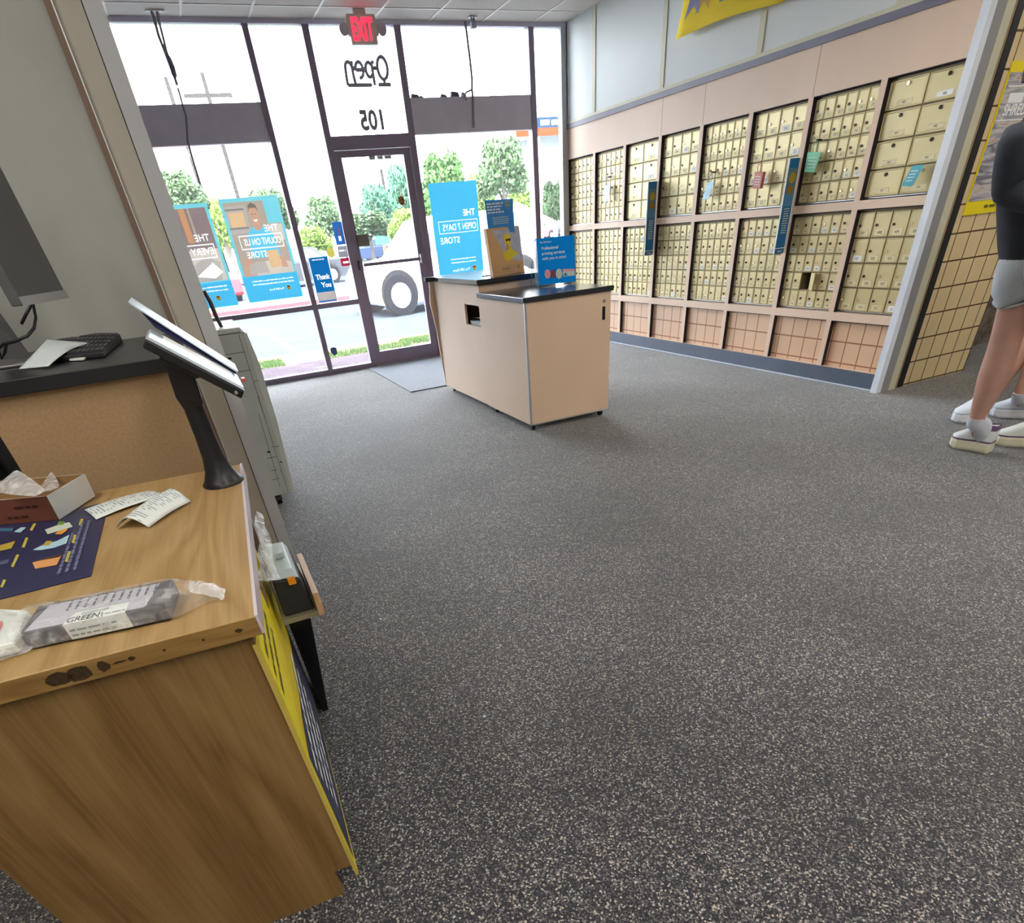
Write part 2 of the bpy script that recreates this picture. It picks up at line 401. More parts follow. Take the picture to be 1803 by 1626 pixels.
# partition on the left with its corner trims
b = MB(); PY = 2.66
b.box((-3, PY+.01, 0), (-.006, PY+.16, CH), m_wall)
b.box((-.076, PY, 0), (-.006, PY+.01, CH), m_beige)
b.box((-.097, PY-.012, 0), (-.079, PY+.01, CH), m_brown); b.box((-.079, PY-.012, 0), (-.076, PY+.01, CH), m_bead)  # narrow pale bead paints the white highlight beside the brown trim
b.box((-.006, PY+.004, 0), (-.003, PY+.15, CH), m_black)
b.box((-.003, PY-.004, 0), (.046, PY+.16, CH), m_jamb)
struct(b, 'wall_partition')
# mailbox wall: laminate frame with recessed openings
PITCHY, OPW, Y0 = .632, .582, 8.405
ZU = (1.24, 1.89); ZL = (.519, 1.186); ZT = (.12, .46)
b = MB()
yn, yf = 3.396, SY
def bar(y0, y1, z0, z1, mt=m_lam): b.box((WX, y0, z0), (WX+.05, y1, z1), mt)
bar(yn, yf, 0, ZT[0]); bar(yn, yf, ZT[1], ZL[0]); bar(yn, yf, ZL[1], ZU[0])
bar(yn, yf, ZU[1], 2.168); bar(yn, yf, 2.21, 3.04, m_upper)
b.box((WX-.012, yn, 2.168), (WX+.05, yf, 2.21), m_strip); b.box((WX-.006, yn, 2.21), (WX, yf, 2.235), m_batten)
for z0, z1 in (ZU, ZL, ZT):
    top = Y0+.05
    for k in range(9):
        yk = Y0-PITCHY*k
        hi = (yk-OPW-.0001)+PITCHY if k else yf
        lo = yk
        hi = yf if k == 0 else Y0-PITCHY*(k-1)-OPW
        if hi > yn: bar(max(lo, yn), hi, z0, z1)
        if k < 8:   # dark liners paint the shadow at the edges of the opening
            b.box((WX+.001, yk-.004, z0), (WX+.06, yk-.0005, z1), m_dark)
            b.box((WX+.006, yk-OPW, z1-.006), (WX+.06, yk, z1-.0005), m_dark)
b.box((WX+.036, yn, ZT[0]), (WX+.06, yf, ZT[1]), m_tilelow)
b.box((WX+.36, yn, 0), (WX+.45, yf, CH), m_wall)
for yy in (7.81, 6.56, 5.27, 4.02): b.box((WX-.008, yy-.03, 2.235), (WX, yy+.03, CH), m_batten)
for yy in (8.43,): b.box((WX-.01, yy-.02, 2.21), (WX, yy+.03, CH), m_batten)
for yy in (Y0-PITCHY*3+.015, Y0-PITCHY*6+.012, Y0-PITCHY*4+.018): b.box((WX-.0008, yy-.0015, ZU[1]), (WX+.0005, yy+.0015, 2.168), m_brown)
struct(b, 'wall_right')
b = MB(); b.box((WX-.012, yn, .0), (WX-.0002, yf-.06, .118), m_base); b.box((WX-.02, yn, 0), (WX-.0125, yf-.06, .008), m_whiteline)
struct(b, 'baseboard_right')
# end column with its trim strips, tiled end wall, stone-look wall beyond
b = MB(); cy0, cy1 = 3.345, 3.55; m_ww = M('column_white', 'dfe6f2', .5); m_cr = M('column_cream', 'c9c6ae', .6); m_cg = M('column_grey', '8f8f93', .6); m_ct = M('column_tan', '93805f', .6)
b.box((4.79, cy0, 0), (4.845, cy1-.15, CH), m_ww); b.box((4.845, cy0+.012, 0), (4.853, cy1-.15, CH), m_black)
b.box((4.853, cy0+.004, 0), (4.937, cy1-.14, CH), m_cg); b.box((4.937, cy0+.002, 0), (5.012, cy1-.14, CH), m_cr)
b.box((5.012, cy0+.012, 0), (5.05, cy1-.14, CH), m_ct)
struct(b, 'wall_column')
b = MB(); b.box((5.05, cy0+.008, 0), (5.115, cy1-.13, CH), m_black)
b.box((5.115, cy0+.02, .0), (5.88, cy1, CH), m_tileend); b.box((5.88, cy0+.025, 0), (5.9, cy1+.3, CH), m_black)
struct(b, 'wall_tiled')
m_stone = M('stone_facing', '6c6156', .85, noise=.5, nscale=14, bump=1, bscale=20)
b = MB(); b.box((5.9, 3.95, 0), (8.2, 4.05, CH), m_stone); struct(b, 'wall_stone')
# ------------------------------------------------------------ storefront
FY0, FY1 = SY-.05, SY+.05
b = MB()
for x0, x1 in ((-.65, -.59), (1.285, 1.345), (1.855, 1.925), (2.80, 2.875), (4.36, 4.43)): b.box((x0, FY0, 0), (x1, FY1, 3.03), m_frame)
b.box((4.775, FY0, 0), (4.85, FY1, 3.03), m_jamb)
b.box((-.65, FY0-.002, 3.005), (4.85, FY1+.002, 3.04), M('header_lilac', 'c0bcd0', .6))
b.box((-.65, FY0-.004, 0), (1.855, FY1, .055), m_frame); b.box((2.875, FY0-.004, 0), (4.8, FY1, .055), m_frame)
b.box((-.65, FY0+.004, .70), (1.285, FY1-.004, .75), m_frame); b.box((1.345, FY0+.004, .70), (1.855, FY1-.004, .75), m_frame)
b.box((2.875, FY0+.004, .70), (4.36, FY1-.004, .75), m_frame)
b.box((-.65, FY0+.01, 2.185), (1.285, FY1+.01, 2.475), m_spandrel); b.box((2.875, FY0+.01, 2.185), (4.36, FY1+.01, 2.475), m_spandrel)
b.box((1.925, FY0, 2.09), (2.80, FY1, 2.20), m_frame)   # transom bar over the door
struct(b, 'wall_front')
b = MB(); b.box((-3, FY0, 0), (-.651, FY1+.1, CH), m_wall); struct(b, 'wall_front_return')
def pane(n, x0, x1, z0, z1):
    p = MB(); p.box((x0, SY-.003, z0), (x1, SY+.003, z1), m_glass); o = struct(p, 'window_%d' % n); return o
pane(1, -.588, 1.283, .752, 2.183); pane(2, -.588, 1.283, .057, .698); pane(3, -.588, 1.283, 2.477, 3.003)
pane(4, 1.347, 1.853, .752, 3.003); pane(5, 1.347, 1.853, .057, .698)
pane(6, 1.927, 2.798, 2.202, 3.003); pane(7, 2.877, 4.358, .752, 2.183); pane(8, 2.877, 4.358, .057, .698); pane(9, 2.877, 4.358, 2.477, 3.003)
pane(10, 4.432, 4.773, .057, 3.003)
# door leaf
b = MB()
b.box((1.93, SY-.024, .01), (2.0, SY+.024, 2.085), m_frame); b.box((2.715, SY-.024, .01), (2.795, SY+.024, 2.085), m_frame)
b.box((2.0, SY-.023, .01), (2.715, SY+.023, .16), m_frame); b.box((2.0, SY-.023, 2.03), (2.715, SY+.023, 2.085), m_frame)
dr = struct(b, 'door_1', origin=(1.93, SY, .01))
p = MB(); p.box((1.999, SY-.003, .159), (2.716, SY+.003, 2.031), m_glass); tag(p.build('door_glass', dr), 'clear door glass')
p = MB(); p.tube([(2.0, SY-.075, 1.075), (2.715, SY-.075, 1.075)], .018, m_frame, 10); p.box((1.95, SY-.085, 1.03), (1.99, SY-.025, 1.12), m_frame); p.box((2.725, SY-.085, 1.03), (2.765, SY-.025, 1.12), m_frame)
p.build('push_bar', dr)
p = MB(); p.box((1.985, SY-.07, 1.25), (2.12, SY-.02, 1.36), M('closer_grey', '6f6b68', .5)); p.build('lock_box', dr)
p = MB(); p.box((1.935, SY-.05, .0), (2.79, SY-.026, .012), m_metal); p.build('threshold', dr)
# floor mat
b = MB(); b.box((1.79, 6.52, 0.0005), (2.95, SY-.07, .009), m_mat)
tag(b.build('door_mat', bevel=.002), 'blue-grey rectangular carpet mat lying inside the glass entrance door', 'mat')
for i, (x, y, r, lab) in enumerate(((670, 1090, .006, 'tiny white paper scrap on the grey carpet, smaller and farther one'), (853, 1262, .009, 'pale blue scrap lying on the open carpet nearest the camera'))):
    q = at(x, y, 2, .003); b = MB(); b.slab([q+X*r, q+Y*r*.7+X*.1*r, q-X*r*.8+Y*.2*r, q-Y*r*.6], -Z, .002, M('scrap_%s' % 'ab'[i], ('f4f4f4', '9fb6c4')[i], .8))
    tag(b.build('paper_scrap'), lab, 'scrap')
# ------------------------------------------------------------ ceiling lamps
def troffer(cx, cy, w, l, lab, pw):
    t = thing('ceiling_light', lab, 'ceiling light', (cx, cy, CH-.03), 0, 'troffer lamps in the ceiling')
    p = MB(); p.box((cx-w/2, cy-l/2, CH-.03), (cx+w/2, cy-l/2+.03, CH-.006), m_white); p.box((cx-w/2, cy+l/2-.03, CH-.03), (cx+w/2, cy+l/2, CH-.006), m_white)
    p.box((cx-w/2, cy-l/2, CH-.03), (cx-w/2+.03, cy+l/2, CH-.006), m_white); p.box((cx+w/2-.03, cy-l/2, CH-.03), (cx+w/2, cy+l/2, CH-.006), m_white); p.build('frame', t)
    p = MB(); p.box((cx-w/2+.03, cy-l/2+.03, CH-.025), (cx+w/2-.03, cy+l/2-.03, CH-.008), M('lamp_diffuser', 'fff7ea', .6, emit=LAMP_POWER)); p.build('diffuser', t)
for cx, cy, lb in ((.9, -.6, 'recessed ceiling light behind and right of the oak desk'), (3.4, -.6, 'recessed ceiling light behind the open carpet'), (6.4, -.6, 'recessed ceiling light in the far right rear of the room'), (6.6, 2.0, 'recessed ceiling light over the area past the two people'), (3.3, 2.2, 'recessed ceiling light over the middle of the carpet'), (-1.2, .9, 'unseen ceiling light added over the staff side to brighten the left wall'), (-.9, -1.6, 'unseen ceiling light added behind and left of the oak desk as fill')):  # the two leftmost lamps are added unseen to brighten partition and desk
    troffer(cx, cy, .6, 1.2, lb, LAMP_POWER)
# ------------------------------------------------------------ mailbox banks
m_brass = M('brass_paint', 'c9ba8c', .42, .35, noise=.05, nscale=3); m_plate = M('plate_cream', 'd8cda4', .5, .1); m_plw = M('plate_white', 'e8eae6', .5)
m_hous = M('bank_housing', '7f7050', .5, .3); m_lock = M('lock_dark', '2c241c', .3, .6); m_lockb = M('lock_bright', 'e9ddb4', .25, .9); m_num = M('number_ink', '4a4030', .8)
DOORS = {}
def door_protos(w, h, big):
    """meshes of a leaf, centred at its middle on the x=0 plane, facing -X"""
    k = (round(w, 4), round(h, 4))
    if k in DOORS: return DOORS[k]
    def ring(x, ins): return [Vector((x, y, z)) for y, z in ((w/2-ins, -h/2+ins), (-w/2+ins, -h/2+ins), (-w/2+ins, h/2-ins), (w/2-ins, h/2-ins))]
    p = MB(); a = min(.006, w*.06)
    p.loft([ring(0, 0), ring(-.007, .0), ring(-.009, .002), ring(-.009, a), ring(-.006, a+.003), ring(-.0065, a+.006)], m_brass, caps=True, smooth=False)
    leaf = p.build('door', local=True); me = leaf.data; bpy.data.objects.remove(leaf)
    pw, ph = (w*.62, h*.27) if not big else (w*.42, h*.2)
    lk = MB(); r = .0085 if not big else .011
    lk.tube([(-.005, 0, 0), (-.014, 0, 0)], r, m_lock, 10); l1 = lk.build('lock', local=True); ml = l1.data; bpy.data.objects.remove(l1)
    lk = MB(); lk.tube([(-.005, 0, 0), (-.014, 0, 0)], r, m_lockb, 10); l2 = lk.build('lock', local=True); ml2 = l2.data; bpy.data.objects.remove(l2)
    DOORS[k] = (me, ml, ml2, pw, ph); return DOORS[k]
rnd = random.Random(3)
def child(me, par, loc, name):
    o = bpy.data.objects.new(name, me); COL.objects.link(o); o.parent = par; o.location = loc; return o
ORD = ['farthest', 'second', 'third', 'fourth', 'fifth', 'sixth', 'seventh', 'nearest']
def bank(k, row, cols, rows, num):
    z0, z1 = ZU if row == 'upper' else ZL
    yk = Y0-PITCHY*k; yc = yk-OPW/2; x0 = WX+.04
    size = {6: 'thirty narrow brass doors', 4: 'sixteen brass doors', 2: 'eight large brass doors'}[cols]
    extra = {(1, 'upper'): ', blue tag on a lock', (4, 'upper'): ', pale blue tag', (5, 'upper'): ', red lockbox on it', (6, 'upper'): ', green tag on a lock', (7, 'upper'): ', blue tag on lowest door', (6, 'lower'): ', one small door open'}.get((k, row), '')
    place = {0: 'beside the storefront', 7: 'beside the white column'}.get(k, '%s from the storefront' % ORD[k])
    t = thing('mailbox_bank', '%s bank of %s, %s%s' % (row, size, place, extra), 'mailbox', (x0, yc, z0), 0, 'brass mailbox banks')
    W = OPW-.01; H = z1-z0-.03; zb = z0+.012
    cw, ch = W/cols, H/rows; g = .0045 if cols < 6 else .0035
    p = MB()
    p.box((x0+.002, yc-W/2-.002, zb-.006), (x0+.012, yc+W/2+.002, zb), m_metal); p.box((x0+.002, yc-W/2, zb+H), (x0+.012, yc+W/2, zb+H+.01), m_hous)
    for i in range(cols+1): p.box((x0+.003, yc+W/2-cw*i-.004, zb), (x0+.2, yc+W/2-cw*i+.004, zb+H), m_hous)
    for j in range(rows+1): p.box((x0+.0035, yc-W/2, zb+ch*j-.004), (x0+.2, yc+W/2, zb+ch*j+.004), m_hous)
    p.box((x0+.2, yc-W/2, zb), (x0+.21, yc+W/2, zb+H), m_dark)
    p.build('housing', t)
    me, ml, ml2, pw, ph = door_protos(cw-2*g, ch-2*g, cols == 2)
    for j in range(rows):
        for i in range(cols):
            yy = W/2-cw*(i+.5); zz = (zb-z0)+H-ch*(j+.5)
            opened = (k == 6 and row == 'lower' and j == 3 and i == 2)
            d = child(me, t, (0, yy, zz), 'door')
            if opened:
                d.rotation_euler = (0, 0, math.radians(150)); d.location = (-.25*cw-.006, yy-cw*.5-.43*cw, zz); d['label'] = 'small mailbox door standing open'
            dark = rnd.random() < .75
            if cols == 2: lp = (0, 0, ch*.30); pp = (0, -ch*.28)
            elif cols == 4: lp = (0, cw*.28, -ch*.02); pp = (0, -ch*.30)
            else: lp = (0, cw*.12, ch*.02) if row == 'lower' else (0, cw*.2, -ch*.04); pp = (0, -ch*.29)
            child(ml if dark else ml2, d, lp, 'lock')
            q = MB(); wmat = m_plw if rnd.random() < .13 else m_plate
            q.add([(-.0068, pw/2, pp[1]-ph/2), (-.0068, -pw/2, pp[1]-ph/2), (-.0068, -pw/2, pp[1]+ph/2), (-.0068, pw/2, pp[1]+ph/2), (-.0085, pw/2-.002, pp[1]-ph/2+.002), (-.0085, -pw/2+.002, pp[1]-ph/2+.002), (-.0085, -pw/2+.002, pp[1]+ph/2-.002), (-.0085, pw/2-.002, pp[1]+ph/2-.002)],
                  [(4,5,6,7),(0,1,5,4),(1,2,6,5),(2,3,7,6),(3,0,4,7)], wmat)
            if k >= 2: q.text(str(num), (-.0087, 0, pp[1]-ph*.22), -Y, Z, ph*.44, m_num, bold=.01, align='c')
            q.build('number_plate', d, local=True)
            num += 1
    return num
n = 200
LAY = [(6, 5), (6, 5), (2, 4), (4, 4), (6, 5), (4, 4), (6, 5), (2, 4)]
for k, (c, r) in enumerate(LAY): n = bank(k, 'upper', c, r, n if k < 7 else 487)
n = 310
for k in range(8): n = bank(k, 'lower', 6 if k < 7 else 4, 5 if k < 7 else 4, {6: 451, 7: 497}.get(k, n))
# ------------------------------------------------------------ island counter on casters
m_isl = M('island_laminate', 'e6c8ac', .5, noise=.03, nscale=2); m_top = M('worktop_black', '2b2d33', .18); m_alu = M('aluminium_edge', 'c6c8cc', .3, .7)
IX0, IX1, IY0, IY1, IY2 = 2.115, 2.84, 4.31, 5.16, 6.30
t = thing('island_counter', 'peach laminate counter island on casters with black tops at two heights', 'counter', ((IX0+IX1)/2, 5.3, 0))
b = MB(); zb = .05
b.box((IX0, IY0, zb), (IX1, IY1, .868), m_isl); b.build('low_cabinet', t, bevel=.003)
b = MB()
# left face with the paper slot cut out
hy0, hy1, hz0, hz1 = 5.19, 5.52, .655, .805
fx = IX0+.012
b.box((fx, IY1, zb), (fx+.02, IY2, hz0), m_isl); b.box((fx, IY1, hz1), (fx+.02, IY2, .945), m_isl)
b.box((fx, IY1, hz0), (fx+.02, hy0, hz1), m_isl); b.box((fx, hy1, hz0), (fx+.02, IY2, hz1), m_isl)
b.box((fx+.02, hy0-.02, hz0-.01), (fx+.3, hy1+.02, hz0), m_dark); b.box((fx+.29, hy0, hz0), (fx+.3, hy1, hz1), m_dark)
b.box((IX1-.05, IY1, zb), (IX1, IY2, .945), m_isl); b.box((fx+.3, IY1+.002, zb), (IX1-.05, IY2-.002, .945), m_isl); b.box((fx+.02, IY2-.03, zb), (fx+.3, IY2, .945), m_isl)
b.box((fx+.02, IY1, .869), (IX1-.05, IY1+.01, .945), m_isl)
# end panel with a soft bulge towards the top
pr = [(fx, zb), (fx-.012, .3), (fx-.022, .55), (fx-.05, .78), (fx-.035, .88), (fx-.03, .945), (fx+.015, .945), (fx+.015, zb)]
b.slab([Vector((x, IY2+.001, z)) for x, z in pr], Y, .02, m_isl)
b.build('high_cabinet', t)
b = MB(); b.box((IX0-.015, IY0-.015, .868), (IX1+.015, IY1-.002, .90), m_top); b.build('low_worktop', t, bevel=.004)
b = MB(); out = []
for x, y in ((IX1+.01, IY1-.03), (IX1+.01, IY2-.1)): out.append((x, y))
for a in range(0, 91, 15): out.append((IX1-.09+.1*math.cos(math.radians(a)), IY2-.06+.1*math.sin(math.radians(a))))
for a in range(90, 271, 15): out.append((IX0-.0+.075*math.cos(math.radians(a)), IY2-.035+.075*math.sin(math.radians(a))))
out += [(IX0-.03, IY2-.3), (IX0-.012, IY1+.4), (IX0-.01, IY1-.03)]
b.slab([Vector((x, y, .985)) for x, y in out], -Z, .034, m_top); b.build('high_worktop', t, bevel=.003)
b = MB(); b.box((IX0-.004, IY0-.004, zb), (IX0+.012, IY0+.0, .866), m_alu); b.box((IX0-.004, IY0, zb), (IX0-.0005, IY0+.012, .866), m_alu); b.box((IX0, IY0-.004, zb-.003), (IX1, IY0+.0, zb+.006), m_alu); b.build('edge_trim', t)
b = MB(); b.box((IX1-.075, IY0-.003, .69), (IX1-.05, IY0-.0005, .775), m_black); b.build('handle_slot', t)
b = MB(); b.tube([(IX1-.06, IY0-.006, .81), (IX1-.06, IY0, .81)], .012, m_metal, 12); b.build('lock', t)
b = MB(); b.box((fx+.06, IY1+.05, zb-.03), (IX1-.08, IY2-.06, zb), m_dark); b.build('plinth', t)
for x, y in ((IX0+.04, IY0+.05), (IX1-.05, IY0+.05), (IX0+.05, IY1-.06), (IX0+.07, IY2-.07), (IX1-.05, IY2-.07)):
    b = MB(); b.tube([(x-.012, y, .024), (x+.012, y, .024)], .024, m_black, 14); b.box((x-.018, y-.012, .03), (x+.018, y+.012, .05), m_black); b.build('caster', t)
b = MB(); b.box((fx+.03, hy0+.02, hz0), (fx+.26, hy1-.03, hz0+.025), M('paper_stack', 'c9d0da', .8)); b.slab([Vector((fx+.05, hy0+.03, hz0+.06)), Vector((fx+.05, hy1-.1, hz0+.05)), Vector((fx+.2, hy1-.1, hz0+.03)), Vector((fx+.2, hy0+.03, hz0+.03))], -Z, .002, m_white)
tag(b.build('paper_pile'), 'few papers lying in the dark slot of the peach island counter', 'papers')
# acrylic sign stands on the island
m_blue = M('print_blue', '0b84cc', .45); m_blue2 = M('print_sky_blue', '0098ff', .8, spec=.15); m_pw = M('print_white', 'f2f6fa', .5); m_clear = glass_mat('clear_acrylic')
m_tan = M('print_kraft', 'd8a870', .6); m_grey = M('print_grey', 'b9b9c2', .6, noise=.15, nscale=30); m_yel = M('print_yellow', 'e8cf28', .5); m_shb = M('shield_brown', '5b3a22', .5); m_shg = M('shield_gold', 'e0aa2c', .5)
m_red = M('print_red', 'c8283c', .5); m_pink = M('print_pink', 'e3a5b5', .5); m_ltg = M('print_pale', 'ccd6c8', .5); m_skin_p = M('print_skin', 'a8785a', .6)
# (a) kraft display box with the yellow figure
def face_pts(P, U, V, pts): return [P+U*a+V*c for a, c in pts]
p0 = at(869, 488, 2, .985); p1 = at(924, 479, 2, .985)
U = (p1-p0); wl = U.length; U.normalize(); N = Vector((U.y, -U.x, 0)); V = (Z*.985-N*.14).normalized(); hh = .315
t = thing('leaflet_display', 'kraft and grey display box with a yellow figure, behind the blue sign', 'display', (p0+p1)/2)
b = MB(); D = -N
b.hexa([p0, p1, p1+D*.07+U*.02, p0+D*.07+U*.03], [p0+V*hh, p1+V*hh, p1+V*hh+D*.05+U*.02, p0+V*hh+D*.05+U*.02], m_tan)
b.build('display_box', t, bevel=.002)
b = MB(); F = p0+N*.001
b.poly(face_pts(F+N*.0004, U, V, [(wl*.16, hh*.96), (wl, hh*.96), (wl, hh*.26), (wl*.72, hh*.30), (wl*.42, hh*.5)]), m_grey)
fig = [(.42, .34), (.40, .44), (.50, .52), (.55, .60), (.50, .68), (.48, .78), (.54, .86), (.63, .86), (.70, .80), (.68, .68), (.64, .6), (.70, .52), (.82, .47), (.86, .42), (.7, .36), (.6, .3), (.5, .3)]
b.poly([F+N*.0008+U*(wl*a)+V*(hh*c) for a, c in fig], m_yel)
b.poly([F+N*.0012+U*(wl*a)+V*(hh*c) for a, c in ((.53, .75), (.69, .76), (.68, .71), (.63, .70), (.61, .735), (.58, .70), (.54, .71))], m_black)
b.poly([F+N*.0010+U*(wl*a)+V*(hh*c) for a, c in ((.5, .52), (.62, .55), (.6, .62), (.55, .66), (.52, .6))], M('print_orange', 'd99a2a', .5))
b.text('The UPS Store', F+U*wl*.3+V*hh*.12, U, V, hh*.035, m_shb, bold=.02, off=.0008); shield(b, F+U*wl*.82+V*hh*.14, U, V, hh*.085, m_shb, m_shg)
b.build('display_print', t)
b = MB(); b.hexa([p0-U*.01+N*.012, p1+U*.01+N*.012, p1+U*.01+N*.016, p0-U*.01+N*.016], [p0-U*.01+N*.012+V*.07, p1+U*.01+N*.012+V*.07, p1+U*.01+N*.016+V*.07, p0-U*.01+N*.016+V*.07], m_clear); b.build('acrylic_pocket', t)
# (b) small blue sign standing above the box
q0 = p0+D*.15+U*(-.06); q0.z = .985
t = thing('sign_holder', 'dark blue notice in a clear stand, rising behind the kraft display box', 'sign', (q0.x, q0.y, .985))
c0 = at(861, 413, 1, q0.y); c1 = at(906, 408, 1, q0.y); c2 = at(903, 350, 1, q0.y); c3 = at(853, 353, 1, q0.y)
b = MB(); b.slab([c0, c1, c2, c3], Y, .003, M('notice_blue', '2a90d4', .5)); b.build('notice', t)
b = MB(); u = (c1-c0).normalized(); v = (c3-c0).normalized(); w_ = (c1-c0).length; h_ = (c3-c0).length; o = c0-Y*.0008
for i in range(4): b.words(o+u*w_*.05+v*h_*(.86-.085*i), u, v, w_*(.62-.05*(i % 3)), h_*.05, m_pw, seed=i)
for i in range(4): b.words(o+u*w_*.22+v*h_*(.46-.06*i), u, v, w_*.6, h_*.028, m_ltg, seed=20+i)
b.words(o+u*w_*.4+v*h_*.13, u, v, w_*.3, h_*.03, m_ltg, seed=9)
shield(b, c0+u*w_*.84+v*h_*.82-Y*.0005, u, v, h_*.24, M('notice_blue_deep', '3a7a9c', .5), M('print_gold_soft', 'b7c08a', .5))
b.build('notice_print', t)
b = MB(); b.box((c0.x-.01, q0.y-.006, .985), (c1.x+.01, q0.y-.002, c3.z+.01), m_clear); b.box((c0.x-.01, q0.y-.05, .985), (c1.x+.01, q0.y+.08, .989), m_clear); b.build('acrylic_stand', t)
b = MB(); e = at(857, 486, 2, .987); b.tube([e-X*.04, e+X*.09], .005, M('pen_blue', '3b4f8c', .3), 8)
tag(b.build('pen'), 'thin blue pen on the high black counter beside the kraft display box', 'pen')
# (c) bright blue printing-services sign on the low top
p0 = at(950, 506, 2, .902); p1 = at(1014, 499, 2, .902); U = (p1-p0); wl = U.length; U.normalize(); N = Vector((U.y, -U.x, 0)); V = (Z*.98-N*.17).normalized(); hh = .31; D = -N
t = thing('counter_sign', 'bright sky-blue printing sign in a slanted acrylic holder on the low black top', 'sign', (p0+p1)/2)
b = MB(); b.slab([p0+V*.012, p1+V*.012, p1+V*hh, p0+V*hh], D, .004, m_blue2); b.build('sign_board', t)
b = MB(); F = p0+N*.0008
b.text('The UPS Store', F+U*wl*.08+V*hh*.90, U, V, hh*.034, m_pw, bold=.01); 
for i, s in enumerate(('Professional', 'printing services', 'with you in mind')): b.text(s, F+U*wl*(.12)+V*hh*(.765-.105*i), U, V, hh*.062, m_pw, bold=.012, w=wl*(.44, .62, .64)[i])
for c, r, mm in (((.24, .26), .10, m_pink), ((.38, .25), .08, m_red), ((.55, .24), .11, m_ltg)):
    b.poly([F+N*.0004+U*(wl*c[0]+hh*r*math.cos(a*.785)*.8)+V*(hh*c[1]+hh*r*math.sin(a*.785)*1.0) for a in range(8)], mm)
b.poly(face_pts(F+N*.0002, U, V, [(wl*.66, hh*.17), (wl*.98, hh*.17), (wl*.98, hh*.31), (wl*.66, hh*.33)]), m_ltg)
b.poly(face_pts(F+N*.0006, U, V, [(wl*.66, hh*.28), (wl*.98, hh*.26), (wl*.98, hh*.31), (wl*.66, hh*.33)]), m_pink)
for i in range(3): b.poly(face_pts(F+N*.0008, U, V, [(wl*(.33+.05*i), hh*.16), (wl*(.36+.05*i), hh*.16), (wl*(.34+.06*i), hh*.34), (wl*(.32+.05*i), hh*.34)]), M('print_navy', '28336c', .5))
b.poly(face_pts(F+N*.0008, U, V, [(wl*.68, hh*.18), (wl*.78, hh*.18), (wl*.74, hh*.25), (wl*.7, hh*.24)]), m_blue)
b.build('sign_print', t)
b = MB(); m_clb = clear_plastic('acrylic_blue_tint', .45, (.25, .6, .85))
tp0 = p0+V*hh; bk = D*.11
b.add([p0, tp0, tp0+D*.02+Z*-.015, p0+D*.02-U*.035+Z*.06, p0-U*.012+D*.02], [(0, 1, 2, 3, 4)], m_clb)
b.box((min(p0.x, p1.x), p0.y-.0, .9005), (p1.x, p0.y+.11, .904), m_clear)
b.tube([tp0, tp0+D*.03-U*.02-Z*.02, p0+bk-U*.05], .003, M('acrylic_edge', '8a98a0', .2), 6)
b.build('acrylic_holder', t)
# ------------------------------------------------------------ posters and stickers on the glass
GY = SY-.006
F_ = lambda n, c, t=.14: film_mat(n, c, t*(1.0 if 'sky' in n or 'blue' in n else 1.3))
film_sky = F_('film_sky_blue', '54c4ee', .15); film_teal = F_('film_teal', '7cc9d2', .15); film_w = F_('film_white', 'f4f6f6', .17)
film_tan = F_('film_tan', 'b8a998', .13); film_tan2 = F_('film_pale_tan', 'd3c7b8', .14); film_mauve = F_('film_mauve', '9a8684', .12); film_or = F_('film_orange', 'cf9a72', .13)
film_skin = F_('film_skin', 'cfa58c', .13); film_shirt = F_('film_shirt', '6cc4df', .14); film_box = F_('film_box', 'dfbb90', .14); film_shelf = F_('film_shelf', '8f8780', .12); film_grey = F_('film_grey', 'bdb4ac', .13)
film_red = F_('film_red', 'c0344c', .1); film_blue = F_('film_blue', '1c80c8', .1); film_hair = F_('film_hair', '857a70', .12); film_brown = F_('film_brown', '6b4a30', .1); film_gold = F_('film_gold', 'd8ab44', .12)
def rshield(r, cx, cz, h):
    pts = [(-.42, .38), (-.25, .46), (0, .5), (.25, .46), (.42, .38), (.42, -.02), (.36, -.22), (.2, -.4), (0, -.5), (-.2, -.4), (-.36, -.22), (-.42, -.02)]
    r.poly([(cx+a*h, cz+c*h) for a, c in pts], film_gold); r.poly([(cx+a*h*.84, cz+c*h*.84) for a, c in pts], film_brown); r.text('ups', cx+.28*h, cz-.16*h, h*.3, film_gold, bold=.04, w=h*.56)
GRP = 'posters on the storefront glass'
# the smiling counter clerk (printed for the street: reads mirrored from inside)
x0, x1, z0, z1 = .60, 1.215, .845, 1.765
r = Raster(x0, x1, z0, z1); r.rect(x0, x1, z0, z1, film_teal); r.rect(x0, x1, z0, z0+.24, film_sky)
xa, xb = x0+.03, x1-.03; za, zz1 = z0+.24, z1-.035
r.rect(xa, xb, za, zz1, film_tan); r.rect(xa, xa+.22, za+.38, zz1-.03, film_grey); r.rect(xa, xa+.2, za+.42, za+.435, film_shelf); r.rect(xa, xa+.2, za+.58, za+.592, film_shelf); r.rect(xa+.03, xa+.18, za+.44, za+.56, film_box)
r.rect(xb-.14, xb, za+.45, zz1, film_teal); r.rect(xb-.14, xb, za+.3, za+.44, film_tan2)
cx = xa+.29; PP = lambda pts, m_: r.poly([(cx+a, za+c) for a, c in pts], m_)
PP([(-.26, 0), (-.2, .1), (.1, .14), (.27, .1), (.27, 0)], film_tan2); PP([(-.27, 0), (-.24, .14), (-.17, .2), (-.14, 0)], film_skin)
PP([(-.14, .16), (-.13, .36), (-.06, .43), (0, .41), (.07, .43), (.15, .36), (.17, .16)], film_shirt)
PP([(-.03, .40), (-.045, .5), (-.045, .57), (-.02, .605), (.02, .605), (.045, .57), (.045, .5), (.03, .40)], film_skin); PP([(-.05, .56), (-.04, .615), (0, .635), (.04, .615), (.05, .56), (.03, .59), (-.03, .59)], film_hair)
